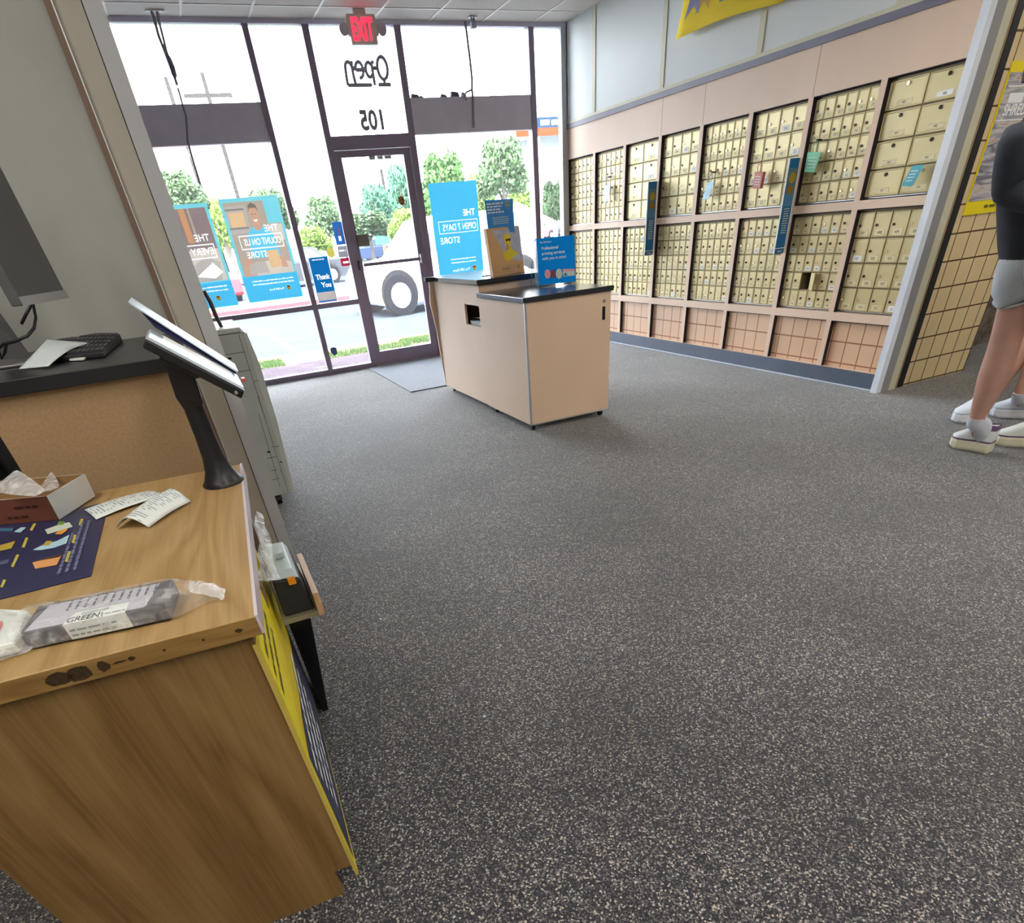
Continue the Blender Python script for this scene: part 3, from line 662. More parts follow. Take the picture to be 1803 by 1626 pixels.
PP([(-.022, .49), (.022, .49), (.012, .475), (-.012, .475)], film_w); PP([(-.028, .54), (-.01, .54), (-.01, .532), (-.028, .532)], film_hair); PP([(.028, .54), (.01, .54), (.01, .532), (.028, .532)], film_hair)
r.frame(xa+.06, xb-.03, za+.24, za+.365, .009, film_w)
r.text('COUNT ON US', xb-.05, za+.275, .058, film_w, w=.40); r.text('THE', xb-.05, za+.385, .058, film_w); r.text('STORE', xb-.24, za+.165, .055, film_w, w=.22)
PP([(.03, .06), (.15, .065), (.145, .22), (.02, .215)], film_box); PP([(-.22, .02), (-.2, .1), (-.12, .13), (-.02, .12), (.0, .02)], film_grey); PP([(.15, .06), (.16, .16), (.2, .17), (.22, .05)], film_skin)
for i in range(2): r.words(xb-.03, z0+.185-.03*i, .46, .011, film_w, seed=i)
r.text('The UPS Store', xa+.40, z0+.09, .02, film_w, w=.17); rshield(r, xa+.45, z0+.10, .045)
t = thing('window_poster', 'teal-edged window poster of a man in a sky-blue shirt holding a parcel', 'poster', ((x0+x1)/2, GY, z0), 0, GRP); r.build(GY, 'poster_sheet', t)
# the poster left of it, partly behind the wall end
x0, x1 = -.14, .475; z1 = 1.745; z0 = .84
r = Raster(x0, x1, z0, z1); r.rect(x0, x1, z0, z1, film_teal); r.rect(x0, x1, z0, z0+.235, film_sky); xa, xb = x0+.03, x1-.03; zz1 = z1-.035
r.rect(xa, xb, za, zz1, film_tan2); r.rect(xa, xb, za+.28, zz1, film_mauve); r.rect(xb-.27, xb-.21, za+.34, zz1, film_or); r.rect(xb-.185, xb-.165, za+.34, zz1, film_tan); r.rect(xb-.33, xb-.31, za+.34, zz1, film_tan)
r.poly([(xb+a, za+c) for a, c in ((-.4, .0), (-.32, .14), (-.15, .22), (-.02, .16), (-.05, .0))], film_grey); r.poly([(xb+a, za+c) for a, c in ((-.3, .05), (-.1, .16), (-.02, .07), (-.12, .02))], film_w)
r.frame(xa+.06, xb-.03, za+.20, za+.325, .009, film_w); r.text('EVERY', xb-.05, za+.235, .058, film_w); r.text('THE', xb-.05, za+.35, .058, film_w)
for i in range(2): r.words(xb-.03, z0+.185-.035*i, .42, .011, film_w, seed=5+i)
rshield(r, xb-.16, z0+.085, .05)
t = thing('window_poster', 'window poster with mauve and orange picture, half hidden by the grey wall end', 'poster', ((x0+x1)/2, GY, z0), 0, GRP); r.build(GY, 'poster_sheet', t)
# plain blue poster behind the island
x0, x1, z1 = 2.965, 3.585, 1.765; z0 = .80
r = Raster(x0, x1, z0, z1); r.rect(x0, x1, z0, z1, film_sky)
r.frame(x0+.07, x1-.03, z0+.485, z0+.61, .007, film_w); r.text('OPEN 7 DAYS', x1-.05, z0+.515, .062, film_w, w=.45); r.text('THE', x1-.05, z0+.645, .062, film_w); r.text('STORE', x1-.29, z0+.39, .062, film_w)
for i in range(2): r.words(x1-.1, z0+.22-.035*i, .34, .012, film_w, seed=8+i)
r.text('The UPS Store', x1-.19, z0+.10, .025, film_w, w=.24); rshield(r, x1-.13, z0+.115, .055)
t = thing('window_poster', 'plain sky-blue window poster with white words, standing up behind the island counter', 'poster', ((x0+x1)/2, GY, z0), 0, GRP); r.build(GY, 'poster_sheet', t)
# thank-you sheet and stickers on the sidelight
def sheet(name, label, x0, x1, z0, z1, mt, extra, cat='sticker'):
    r = Raster(x0, x1, z0, z1, .003); r.rect(x0, x1, z0, z1, mt); extra(r); return tag(r.build(GY, name), label, cat)
def ty(r):
    r.rect(1.375, 1.384, .76, 1.2, film_w); r.rect(1.603, 1.612, .76, 1.2, film_w); r.text('Thank', 1.418, .985, .048, film_w, 1, .03, .165); r.text('You', 1.46, .905, .048, film_w, 1, .03)
    r.rect(1.39, 1.598, .775, .86, film_grey); r.words(1.42, 1.168, .14, .01, film_w, 1)
sheet('thank_you_sheet', 'tall blue sheet reading Thank You on the glass left of the door', 1.375, 1.612, .76, 1.195, film_blue, ty, 'sign')
def bl(r): r.rect(1.79, 1.82, 1.37, 1.44, F_('film_dusk', '6a5a7c')); r.rect(1.785, 1.815, 1.32, 1.365, film_w)
sheet('blue_sticker', 'small upright blue sticker on the glass beside the door frame', 1.742, 1.852, 1.285, 1.495, F_('film_royal', '3a78c8', .1), bl)
sheet('grey_sticker', 'small grey sticker between the blue and the red stickers', 1.745, 1.852, 1.17, 1.275, F_('film_slate', 'a8a5ad', .09), lambda r: r.words(1.757, 1.225, .08, .015, film_w, 1))
sheet('red_sticker', 'small red sticker lowest beside the door frame', 1.75, 1.852, 1.085, 1.16, film_red, lambda r: r.words(1.775, 1.11, .07, .02, film_w, 1))
b = MB(); c = Vector((1.655, GY, 1.225)); b.poly([c+X*.042*math.cos(a*.3927)+Z*.048*math.sin(a*.3927) for a in range(16)], F_('film_mustard', 'c9bf55')); tag(b.build('round_sticker'), 'round mustard-yellow sticker above the Thank You sheet', 'sticker')
def shield_sticker(name, lab, c, h, c1, c2):
    b = MB(); shield(b, c, X, Z, h, c1, c2); tag(b.build(name), lab, 'sticker')
q = at(707, 354, 1, GY); shield_sticker('shield_sticker', 'small brown and gold shield sticker on the door glass', q, .085, m_shb, M('gold_dull', 'c8862c', .5))
q = at(588, 619, 1, GY); shield_sticker('shield_sticker', 'small blue shield sticker low on the glass left of the door', q, .095, M('badge_blue', '1f4f9c', .4), M('badge_navy', '2a2c58', .4))
# mirrored lettering on the transom glass
m_ink = M('vinyl_grey', '8c8796', .6)
def strokes(mb, paths, org, s, r, mt):
    for pth in paths: mb.tube([org+Vector((-a*s, 0, c*s)) for a, c in pth], r, mt, 6)
def arc(cx, cy, rx, ry, a0, a1, n=14): return [(cx+rx*math.cos(math.radians(a0+(a1-a0)*i/n)), cy+ry*math.sin(math.radians(a0+(a1-a0)*i/n))) for i in range(n+1)]
b = MB(); P = [arc(.9, 1.2, .75, 1.15, 0, 360, 24), [(.9, .05), (.9, -.5)], [(0.0, -.5), (1.9, -.5)],
     [(2.1, 1.7), (2.3, 1.9), (2.45, 1.5), (2.45, -.55)], arc(2.95, 1.05, .5, .75, 140, -140), [(1.65, 1.2), (2.3, 1.2)],
     [(3.45, 1.1), (4.0, 1.1)], arc(4.4, 1.05, .55, .8, 0, 290), [(3.85, 1.05), (4.95, 1.05)], [(4.95, 1.1), (5.3, 1.3)],
     [(5.3, 1.9), (5.45, 1.6), (5.4, .2), (5.3, -.45)], arc(5.95, 1.2, .5, .65, 160, 20), [(6.42, 1.4), (6.5, .2), (6.5, -.5)], [(2.9, -.5), (6.5, -.5)]]
o = Vector((2.69, GY-.004, 2.62)); strokes(b, P, o, .072, .0165, m_ink); tag(b.build('open_lettering'), 'mirrored script word Open, underlined, on the glass above the door', 'lettering')
b = MB(); b.text('105', Vector((2.545, GY-.001, 2.245)), -X, Z, .15, m_ink, bold=.04, w=.26)
for f in b.v: f.y = GY-.001
tag(b.build('number_lettering'), 'mirrored number 105 in grey on the glass above the door', 'lettering')
b = MB(); q = at(682, 280, 1, GY); b.text('6 Fri 8:30', q+X*.02, -X, Z, .03, m_ltg, w=.22); b.text('Sat 10-4', q+X*.02-Z*.06+X*0, -X, Z, .035, m_ltg, w=.24) if False else b.words(q+X*.05, -X, Z, .26, .035, M('faded_ink', 'b5b9bd', .8), seed=4, off=-.001)
b.words(q+X*.03+Z*.05, -X, Z, .2, .022, M('faded_ink'), seed=5, off=-.001); tag(b.build('hours_lettering'), 'faded pale lettering at the top of the door glass', 'lettering')
# ------------------------------------------------------------ exit sign, ceiling devices, cords
t = thing('exit_sign', 'grey housing exit sign with red lit letters and two lamp heads under the ceiling', 'exit sign', (2.44, 8.16, 2.86))
ex0, ex1, ez0, ez1, ey = 2.26, 2.56, 2.80, 3.0, 8.05
ga = at(606, 22, 1, ey); gb = at(668, 76, 1, ey)
ex0, ex1, ez0, ez1 = at(612, 50, 1, ey).x, at(664, 50, 1, ey).x, at(645, 78, 1, ey).z, 3.0
m_exg = M('exit_housing', 'd6d0c8', .5); m_exr = M('exit_red', 'ff2038', .4, emit=1.6)
w_ = ex1-ex0
b = MB(); b.slab([Vector((x, ey, z)) for x, z in ((ex0+.02, ez0), (ex1-.01, ez0), (ex1-.012, ez0+.05), (ex1+.01, ez0+.06), (ex1+.012, ez0+.13), (ex1-.012, ez1), (ex0+.01, ez1), (ex0-.012, ez0+.13), (ex0-.006, ez0+.07), (ex0+.02, ez0+.05))], Y, .05, m_exg)
b.box((ex0+w_*.3, ey+.01, ez1), (ex1-w_*.3, ey+.05, CH-.005), m_exg); b.build('housing', t, bevel=.003)
b = MB(); b.text('EXIT', Vector(((ex0+ex1)/2, ey-.002, ez0+.03)), X, Z, ez1-ez0-.055, m_exr, bold=.035, align='c', w=w_*.72); b.build('letters', t)
for sx, xx in ((-1, ex0-.045), (1, ex1+.04)):
    b = MB(); b.tube([(xx-sx*.04, ey+.02, ez0+.13), (xx, ey+.0, ez0+.115)], .012, m_exg, 8); b.tube([(xx, ey+.03, ez0+.10), (xx, ey+.0, ez0+.10), (xx, ey-.035, ez0+.09)], [.02, .04, .045], M('lamp_head', 'b4b0ba', .4), 14); b.build('lamp_head', t)
# sensor camera right of it
c = at(832, 40, 1, 8.25)
t = thing('ceiling_sensor', 'small grey box sensor hanging from the ceiling by the right window', 'sensor', (c.x, c.y, c.z-.03))
b = MB(); b.box((c.x-.02, c.y-.02, c.z), (c.x-.008, c.y, CH-.005), M('sensor_grey', '8d8890', .5)); b.box((c.x+.008, c.y-.02, c.z), (c.x+.02, c.y, CH-.005), M('sensor_grey')); b.box((c.x-.04, c.y-.03, CH-.012), (c.x+.04, c.y+.02, CH-.005), m_white); b.build('bracket', t)
b = MB(); b.box((c.x-.028, c.y-.04, c.z-.045), (c.x+.028, c.y+.02, c.z+.005), M('sensor_lilac', '9a99ab', .4)); b.build('body', t, bevel=.006)
def cord(pxs, y, r, mt): return [at(px, py, 1, y) for px, py in pxs]
m_cord = M('cord_grey', '8a8590', .6)
b = MB(); b.tube(cord([(819, 38), (822, 60), (824, 78), (827, 100), (829, 120), (831, 140), (831, 158), (833, 175), (834, 225)], SY-.06, 0, 0), .013, m_cord, 6)
b.tube(cord([(831, 158), (822, 162), (815, 170), (822, 176)], SY-.06, 0, 0), .01, m_cord, 6)
tag(b.build('hanging_cord'), 'thin grey cord hanging from ceiling down across the right window beam', 'cord')
t = thing('hanging_cord', 'bunched dark cord on two hooks at the ceiling, over the left window', 'cord', at(285, 60, 1, 8.2))
b = MB(); y_ = 8.22
b.tube(cord([(266, 18), (272, 35), (279, 62), (289, 88), (298, 112), (308, 138), (312, 150)], y_, 0, 0), .014, m_cord, 6); b.tube(cord([(276, 18), (280, 38), (287, 65), (293, 90), (301, 115), (307, 136)], y_, 0, 0), .012, m_cord, 6)
b.tube(cord([(313, 155), (317, 168), (321, 183), (328, 205), (331, 250), (352, 325)], SY-.04, 0, 0), .010, m_cord, 6); b.build('cord', t)
b = MB(); b.tube(cord([(293, 92), (298, 104), (303, 118), (307, 132), (309, 140)], y_-.005, 0, 0), [.008, .022, .026, .024, .006], M('cord_bunch', '6b667e', .7), 7); b.build('bunch', t)
b = MB()
for px in (266, 276): q = at(px, 16, 1, y_); b.tube([q-Z*.05, q-Z*.02, Vector((q.x, q.y, CH-.006))], .008, M('sensor_grey'), 6)
q = at(271, 14, 1, y_); b.box((q.x-.08, q.y-.015, CH-.012), (q.x+.08, q.y+.015, CH-.005), m_white); b.build('hook', t)
# torn cable cover lying on the right beam
b = MB(); m_cl = M('clutter_purple_grey', '5f5a6a', .8)
for px0, px1, hh_ in ((727, 741, 5), (742, 748, 3), (779, 790, 4), (797, 812, 7), (816, 824, 6)):
    a = at(px0, 170, 1, SY-.08); c = at(px1, 170, 1, SY-.08); zt = 2.478+hh_*.006
    b.hexa([Vector((a.x, SY-.045, 2.477)), Vector((c.x, SY-.045, 2.477)), Vector((c.x, SY+.02, 2.477)), Vector((a.x, SY+.02, 2.477))], [Vector((a.x+.01, SY-.03, zt)), Vector((c.x-.01, SY-.03, zt-.01)), Vector((c.x-.01, SY+.01, zt)), Vector((a.x+.01, SY+.01, zt))], m_cl)
tag(b.build('beam_clutter'), 'ragged dark foam pieces lying on the beam of the right window', 'foam')
# ------------------------------------------------------------ things on the mailbox wall
m_sgn = M('flag_sign_blue', '1f70a8', .45)
def flag_sign(k, label):
    yy = Y0-PITCHY*k+.022; z0, z1 = .925, 1.545; x1 = WX-.004; x0 = WX-.118
    t = thing('flag_sign', label, 'sign', (WX-.06, yy, z0), 0, 'upright blue signs projecting from the mailbox wall')
    b = MB(); b.box((x0, yy-.004, z0), (x1, yy+.004, z1), m_sgn); b.build('sign_board', t)
    b = MB(); yf_ = yy-.0046
    for a, c, e, f, mm in ((x0-.003, x0+.003, z0, z1, m_pw), (x1-.006, x1, z0, z1, m_pw)): b.box((a, yf_, e), (c, yy+.0046, f), mm)
    def R(a, c, e, f, mm, o=.0): b.poly([Vector((x0+a, yf_-o, z0+e)), Vector((x0+c, yf_-o, z0+e)), Vector((x0+c, yf_-o, z0+f)), Vector((x0+a, yf_-o, z0+f))], mm)
    R(.01, .108, .40, .56, M('flag_photo', '5c7f88', .5)); R(.01, .108, .32, .40, M('flag_photo2', '4e8ab4', .5))
    for (cx, cz, r, mm) in ((.06, .5, .035, M('flag_gold', 'b29a30', .5)), (.055, .425, .03, M('flag_amber', 'a8741f', .5))):
        b.poly([Vector((x0+cx+r*math.cos(a*.5236), yf_-.0005, z0+cz+r*math.sin(a*.5236))) for a in range(12)], mm)
    for i in range(11): b.words(Vector((x0+.03, yf_, z0+.30-.016*i)), X, Z, .06, .008, m_ltg, seed=i+k, off=.0005)
    R(.03, .085, .012, .02, m_ltg, .0004); R(.0, .118, .035, .04, m_pw, .0004)
    b.build('sign_print', t)
flag_sign(3, 'tall narrow blue sign sticking out of the mailbox wall, the one nearer the storefront')
flag_sign(6, 'tall narrow blue sign sticking out of the mailbox wall, the one nearer the white column')
def tagcard(name, label, cat, pts, col, strapcol, group='tags hung on mailbox locks', box=0.0, knob=None):
    xx = WX-.02 if not box else WX-.045
    q = [at(px, py, 0, xx) for px, py in pts]; t = thing(name, label, cat, q[0], 0, group)
    q[2] = q[2]-X*.02; q[3] = q[3]-X*.02
    b = MB(); b.slab(q, X, .002 if not box else box, M('tag_'+col, col, .5)); u = (q[1]-q[0]); v = q[3]-q[0]
    for i in range(4): b.words(q[0]+v*(.3+.16*i)+u*.15-X*.001, u, -v, u.length*.6, v.length*.05, m_pw, seed=i, off=.0005)
    b.build('card', t)
    if strapcol:
        mid = (q[0]+q[1])/2; top = knob or (mid+Z*.07)
        b = MB(); b.tube([mid-Y*.012, mid-Y*.02+Z*.035-X*.004, top, mid+Y*.022+Z*.03-X*.004, mid+Y*.012], .0028, M('strap_'+strapcol, strapcol, .5), 6)
        if not box: b.tube([top-X*.0, Vector((WX+.03, top.y, top.z))], .006, m_lock, 8)
        b.build('strap', t)
    return t
tagcard('key_tag', 'mint green tag hanging on a lock of the upper mailboxes', 'tag', [(1422, 268), (1446, 268), (1437, 303), (1419, 303)], '6cc49a', '5fb98a')
t = tagcard('lockbox', 'red padlock box with white label hanging on the upper mailboxes', 'lockbox', [(1329, 303), (1344, 303), (1341, 332), (1328, 332)], 'b5604f', 'c8705c', box=.03)
tagcard('key_tag', 'pale sky-blue tag on the upper mailbox bank between the two projecting blue signs', 'tag', [(1245, 322), (1257, 320), (1251, 350), (1239, 352)], 'a4d6ee', '8ea5b5')
tagcard('key_tag', 'pale blue tag on the upper mailbox bank near the storefront', 'tag', [(1064, 327), (1075, 325), (1073, 354), (1065, 357)], 'a9c6de', '8ea5b5')
tagcard('door_hanger', 'teal card with white print on the lowest large mailbox door beside the white column', 'card', [(1607, 292), (1628, 290), (1609, 328), (1590, 327)], '4aa6b8', None)
# banner high on the wall
t = thing('wall_banner', 'yellow banner with star shapes hanging high over the mailboxes, lower edge curling out', 'banner', (WX-.1, 5.9, 2.6))
m_ban = film_mat('banner_yellow', 'ffdf55', .03); b = MB(); b2 = MB()
_a, _b = at(1189, 70, 0, WX-.1), at(1380, 4, 0, WX-.1); BZ0, BZ1 = _a.z, _b.z; ya, yb = _a.y, _b.y; NU, NV = 14, 8; ring = []
def bp(u, v):   # u along, v up from the lower edge
    zl = BZ0+(BZ1-BZ0)*u+.02*math.sin(u*3.1); out = .10*(1-v)**2*(1-.15*math.cos(u*6))+.012
    return Vector((WX-out, ya+(yb-ya)*u, zl+(3.0-zl)*v))
rows = [[bp(i/NU, j/NV) for i in range(NU+1)] for j in range(NV+1)]
b.loft(rows, m_ban, caps=False, closed=False); o = b.build('banner_sheet', t)
sm = o.modifiers.new('solid', 'SOLIDIFY'); sm.thickness = .002
def onb(u, v): return bp(u, v)-X*.004
for cu_, cv, r, mm in ((.13, .5, .16, M('star_lilac', '8d8bb8', .5)), (.24, .48, .15, M('star_tan', 'caa24a', .5))):
    for k in range(5):
        a0 = math.radians(90+72*k); pts = [onb(cu_, cv)]
        for da, rr in ((-36, .45), (0, 1), (36, .45)): pts.append(onb(cu_+r*rr*math.cos(a0+math.radians(da))*.8, cv+r*rr*2.3*math.sin(a0+math.radians(da))))
        b2.poly(pts, mm)
q = onb(.42, .22); b2.words(q, -Y, Z, .3, .07, m_ink, off=.004, seed=11)
b2.build('banner_print', t)
# framed poster on the tiled wall
py_ = cy0+.0195; za, zb_ = 1.10, 1.86; xa, xb = 5.185, 5.80
t = thing('wall_poster', 'yellow-banded poster with a grey swirling paper picture on the tiled end wall', 'poster', ((xa+xb)/2, py_, za))
b = MB(); b.box((xa, py_-.008, za), (xb, py_, zb_), M('poster_yellow', 'f2dc10', .5)); b.build('poster_board', t)
mt = bpy.data.materials.new('paper_layers'); mt.use_nodes = True; nt = mt.node_tree; L = nt.links; p = nt.nodes['Principled BSDF']
tc = nt.nodes.new('ShaderNodeTexCoord'); mp = nt.nodes.new('ShaderNodeMapping'); mp.inputs['Scale'].default_value = (3, 1, 22); mp.inputs['Rotation'].default_value = (0, .25, 0)
nn = nt.nodes.new('ShaderNodeTexNoise'); nn.inputs['Scale'].default_value = 1.2; nn.inputs['Detail'].default_value = 5; nn.inputs['Distortion'].default_value = 1.2
L.new(tc.outputs['Object'], mp.inputs[0]); L.new(mp.outputs[0], nn.inputs['Vector']); r = ramp_node(nt, [(.3, '5f5c6c'), (.45, '9a98a4'), (.55, 'c9c6c8'), (.66, 'b39878'), (.8, '7d7b8c')]); L.new(nn.outputs['Fac'], r.inputs[0]); L.new(r.outputs[0], p.inputs['Base Color'])
b = MB(); b.box((xa+.008, py_-.0095, za+.075), (xb-.008, py_-.0082, zb_-.05), mt); b.build('picture', t)
b = MB(); b.words(Vector((xa+.07, py_-.0102, 1.67)), X, Z, .3, .05, m_pw, seed=12); b.text('SHREDDING', Vector((xa+.06, py_-.0102, 1.61)), X, Z, .055, m_pw, bold=.02)
b.box((xa+.02, py_-.0104, 1.585), (xb-.05, py_-.0098, 1.59), m_pw); b.box((xa+.03, py_-.0104, 1.745), (xb-.05, py_-.0098, 1.75), m_pw)
b.words(Vector((xa+.2, py_-.009, za+.03)), X, Z, .3, .02, M('print_ink', '6b6408', .6), seed=3); b.build('poster_print', t)
# ------------------------------------------------------------ service desk (turned 3 degrees)
w_top = wood_mat('oak_top', 1, 'b3966a', 'a68858', '937346'); w_side = wood_mat('oak_side', 2, '9c7c4c', '8a693c', '6f4f28', .55); w_edge = wood_mat('oak_edge', 0, 'b08f58', '9c7a44', '7c5a2c')
ZD = .831; RZ = math.radians(-3.0); corner = Vector((-.074, .92, 0)); cs, sn = math.cos(RZ), math.sin(RZ)
def D(lx, ly, z): return Vector((corner.x+lx*cs-ly*sn, corner.y+lx*sn+ly*cs, z))
def dbox(mb, x0, x1, y0, y1, z0, z1, mt): mb.hexa([D(x0, y0, z0), D(x1, y0, z0), D(x1, y1, z0), D(x0, y1, z0)], [D(x0, y0, z1), D(x1, y0, z1), D(x1, y1, z1), D(x0, y1, z1)], mt)
t = thing('service_desk', 'oak-grain laminate service desk with a chipped front edge, nearest the camera', 'desk', corner, RZ)
b = MB(); dbox(b, -.60, 0, 0, .93, ZD-.036, ZD, w_top); b.build('desk_top', t, bevel=.0025)
b = MB(); dbox(b, -.605, -.003, -.0012, .004, ZD-.0355, ZD-.001, w_edge)
q = [D(-.0, .004, ZD-.0005)]; b9 = MB(); dbox(b9, -.0035, .0022, .0, .93, ZD-.034, ZD+.0012, M('edge_band_light', 'd9cfd6', .25, .1)); b9.build('side_edge_band', t)
b8 = b; b = MB(); dbox(b, -.585, -.022, .018, .036, .10, ZD-.036, w_side); dbox(b, -.585, -.07, .018, .036, .0, .10, w_side); b.build('end_panel', t)
b = MB(); dbox(b, -.58, -.062, .036, .90, .10, ZD-.04, w_side); dbox(b, -.57, -.09, .04, .90, .0, .10, m_black); b.build('carcass', t)
b = b8; rr = random.Random(4)
for lx, w_, h_ in ((-.302, .05, .022), (-.275, .045, .024), (-.238, .018, .02), (-.215, .024, .004), (-.198, .012, .007), (-.15, .006, .005), (-.035, .014, .008), (-.45, .006, .004), (-.09, .005, .004)):
    pts = []
    for k in range(9):
        a = k*math.tau/9; r_ = rr.uniform(.65, 1.1); pts.append(D(lx+w_*.5*math.cos(a)*r_, -.0016, ZD-.017+h_*.6*math.sin(a)*r_))
    b.poly(pts, M('chipboard_dark', '3c2c14', .9, noise=.4, nscale=200))
b.build('front_edge_band', t)
# poster boards on the customer side of the desk
m_by = M('board_yellow', 'e6cf1c', .5); m_by2 = M('board_yellow_strong', 'f0de10', .5); m_navy = M('board_navy', '2e3050', .55)
pb = Vector((-.093, .935, 0)); pd = Vector((-.050+.093, 2.37-.935, 0)).normalized(); pn = Vector((pd.y, -pd.x, 0))
def onboard(px, py, off=.0):
    d = AR*((px-PCX)/FPX) - AU*((py-PCY)/FPX) + AF; o = pb+pn*off
    return CAMP + d*((o-CAMP).dot(pn)/d.dot(pn))
def BP(s, z, off=0): return pb+pd*s+pn*off+Z*z
t = thing('desk_poster', 'yellow and navy poster board with white words on the customer side of the oak desk', 'poster', BP(.5, .06))
b = MB(); b.slab([BP(.0, .06), BP(.80, .06), BP(.80, .77), BP(.0, .77)], -pn, .008, m_by, M('board_edge', 'c9b25a', .7)); b.build('board', t)
b = MB()
b.poly([BP(.03, .09, .0006), BP(.80, .065, .0006), BP(.80, .34, .0006), BP(.45, .37, .0006), BP(.2, .44, .0006), BP(.03, .46, .0006)], m_navy)
b.poly([BP(.015, .50, .0006), BP(.40, .50, .0006), BP(.50, .76, .0006), BP(.015, .76, .0006)], m_by2)
for i in range(5): b.text(('Pack and ship', 'your items with', 'certified experts', 'here at our', 'counter')[i], BP(.06, .375-.055*i, .0012), pd, Z, .032, m_pw, bold=.012, w=(.42, .46, .5, .4, .3)[i]) if False else b.words(BP(.06+.02*i, .385-.055*i, .0012), pd, Z, .5-.03*i, .024, m_pw, seed=40+i)
for i in range(3): b.words(BP(.06, .70-.045*i, .0012), pd, Z, .26, .018, M('print_ink'), seed=50+i)
b.build('poster_print', t)
b = MB(); b.slab([BP(.46, .60, .002), BP(.56, .60, .002), BP(.50, .80, .002), BP(.40, .80, .002)], -pn, .001, M('packing_tape', 'a58a66', .25)); b.build('tape', t)
# clear bag hung behind the desk edge
m_bag = clear_plastic('poly_bag', .28)
def crumple(name, rows, mt, parent=None, amp=.006, seed=1, sub=1):
    r = random.Random(seed); nr = []
    for row in rows: nr.append([Vector(p)+Vector((r.uniform(-amp, amp), r.uniform(-amp, amp), abs(r.uniform(0, amp)))) for p in row])
    mb = MB(); mb.loft(nr, mt, caps=False, closed=False); return mb.build(name, parent, subsurf=sub)
def grid(c00, c10, c11, c01, nu, nv, lift=0.0):
    c00, c10, c11, c01 = map(Vector, (c00, c10, c11, c01)); out = []
    for j in range(nv+1):
        v = j/nv; row = []
        for i in range(nu+1):
            u = i/nu; p = (c00*(1-u)+c10*u)*(1-v)+(c01*(1-u)+c11*u)*v; row.append(p+Z*lift*math.sin(u*math.pi)*math.sin(v*math.pi))
        out.append(row)
    return out
y_ = 1.52; a = [at(px, py, 1, yy) for px, py, yy in ((452, 905, 1.72), (460, 905, 1.74), (494, 1028, 1.40), (458, 1028, 1.32))]
o = crumple('plastic_bag', grid(a[0], a[1], a[2], a[3], 5, 9), m_bag, amp=.008, seed=5); tag(o, 'crumpled clear plastic bag hanging over the far side edge of the oak desk', 'bag')
# shelf, label printer, slim bin
SZ = .52
sh0 = at(428+83, 1083, 2, SZ); sh1 = at(563, 1073, 2, SZ)
t = thing('printer_shelf', 'small wooden bracket shelf with raised lip carrying the label printer', 'shelf', (.0, 1.55, SZ-.02))
ys0, ys1 = 1.46, 1.80; xs0, xs1 = -.062, .034
b = MB(); b.box((xs0, ys0, SZ-.014), (xs1, ys1, SZ), M('shelf_metal', 'a59f86', .4, .4)); b.build('shelf_board', t)
b = MB(); b.box((xs1, ys0-.005, SZ-.014), (xs1+.016, ys1-.06, SZ+.055), wood_mat('ply_lip', 1, 'd3b18e', 'c29c76', 'a87f57')); b.build('lip', t, bevel=.001)
t = thing('label_printer', 'black label printer with pale grey lid and orange button', 'printer', (-.02, 1.6, SZ))
b = MB(); xp0, xp1 = -.052, .030; yp0, yp1 = 1.475, 1.70; zt_ = SZ+.105
b.hexa([Vector((xp0, yp0, SZ)), Vector((xp1, yp0, SZ)), Vector((xp1, yp1, SZ)), Vector((xp0, yp1, SZ))], [Vector((xp0, yp0+.012, zt_)), Vector((xp1-.012, yp0+.012, zt_-.01)), Vector((xp1-.012, yp1, zt_)), Vector((xp0, yp1, zt_))], M('printer_black', '25262a', .45)); b.build('printer_body', t, bevel=.006)
b = MB(); b.hexa([Vector((xp0-.001, yp0+.014, zt_+.001)), Vector((xp1-.014, yp0+.014, zt_-.009)), Vector((xp1-.014, yp1, zt_)), Vector((xp0-.001, yp1, zt_))], [Vector((xp0+.005, yp0+.035, zt_+.02)), Vector((xp1-.022, yp0+.035, zt_+.012)), Vector((xp1-.022, yp1-.03, zt_+.026)), Vector((xp0+.005, yp1-.03, zt_+.028))], M('printer_lid', 'bfd0d8', .4)); b.build('lid', t, bevel=.004)
b = MB(); c_ = at(514, 1022, 1, yp0+.006); b.box((c_.x-.011, c_.y-.006, c_.z-.011), (c_.x+.009, c_.y+.004, c_.z+.009), M('button_orange', 'f09a1c', .4)); b.build('button', t, bevel=.002)
b = MB(); c_ = at(492, 980, 2, zt_+.028); b.box((c_.x-.01, c_.y-.01, zt_+.026), (c_.x+.012, c_.y+.02, zt_+.0285), M('label_grey', '8f9ba3', .5)); b.build('label', t)
b = MB(); 
def tr(z): k = (z)/.46; return [Vector((-.058, 1.70-.0*k, z)), Vector((-.038+.058*k, 1.70-.02*k, z)), Vector((-.038+.058*k, 1.93+.02*k, z)), Vector((-.058, 1.93+.02*k, z))]
b.loft([tr(0.002), tr(.15), tr(.3), tr(.43)], M('bin_black', '0e0e10', .5), caps=False, smooth=False); b.poly(tr(.004), M('bin_black'))
b.loft([tr(.41), [p+Vector((.006 if i in (1, 2) else 0, -.006 if i in (0, 1) else .006, 0)) for i, p in enumerate(tr(.44))]], M('bin_black'), caps=False, smooth=False)
o = b.build('waste_bin'); sm = o.modifiers.new('s', 'SOLIDIFY'); sm.thickness = .003; tag(o, 'slim black waste bin standing on the carpet under the label printer', 'bin')
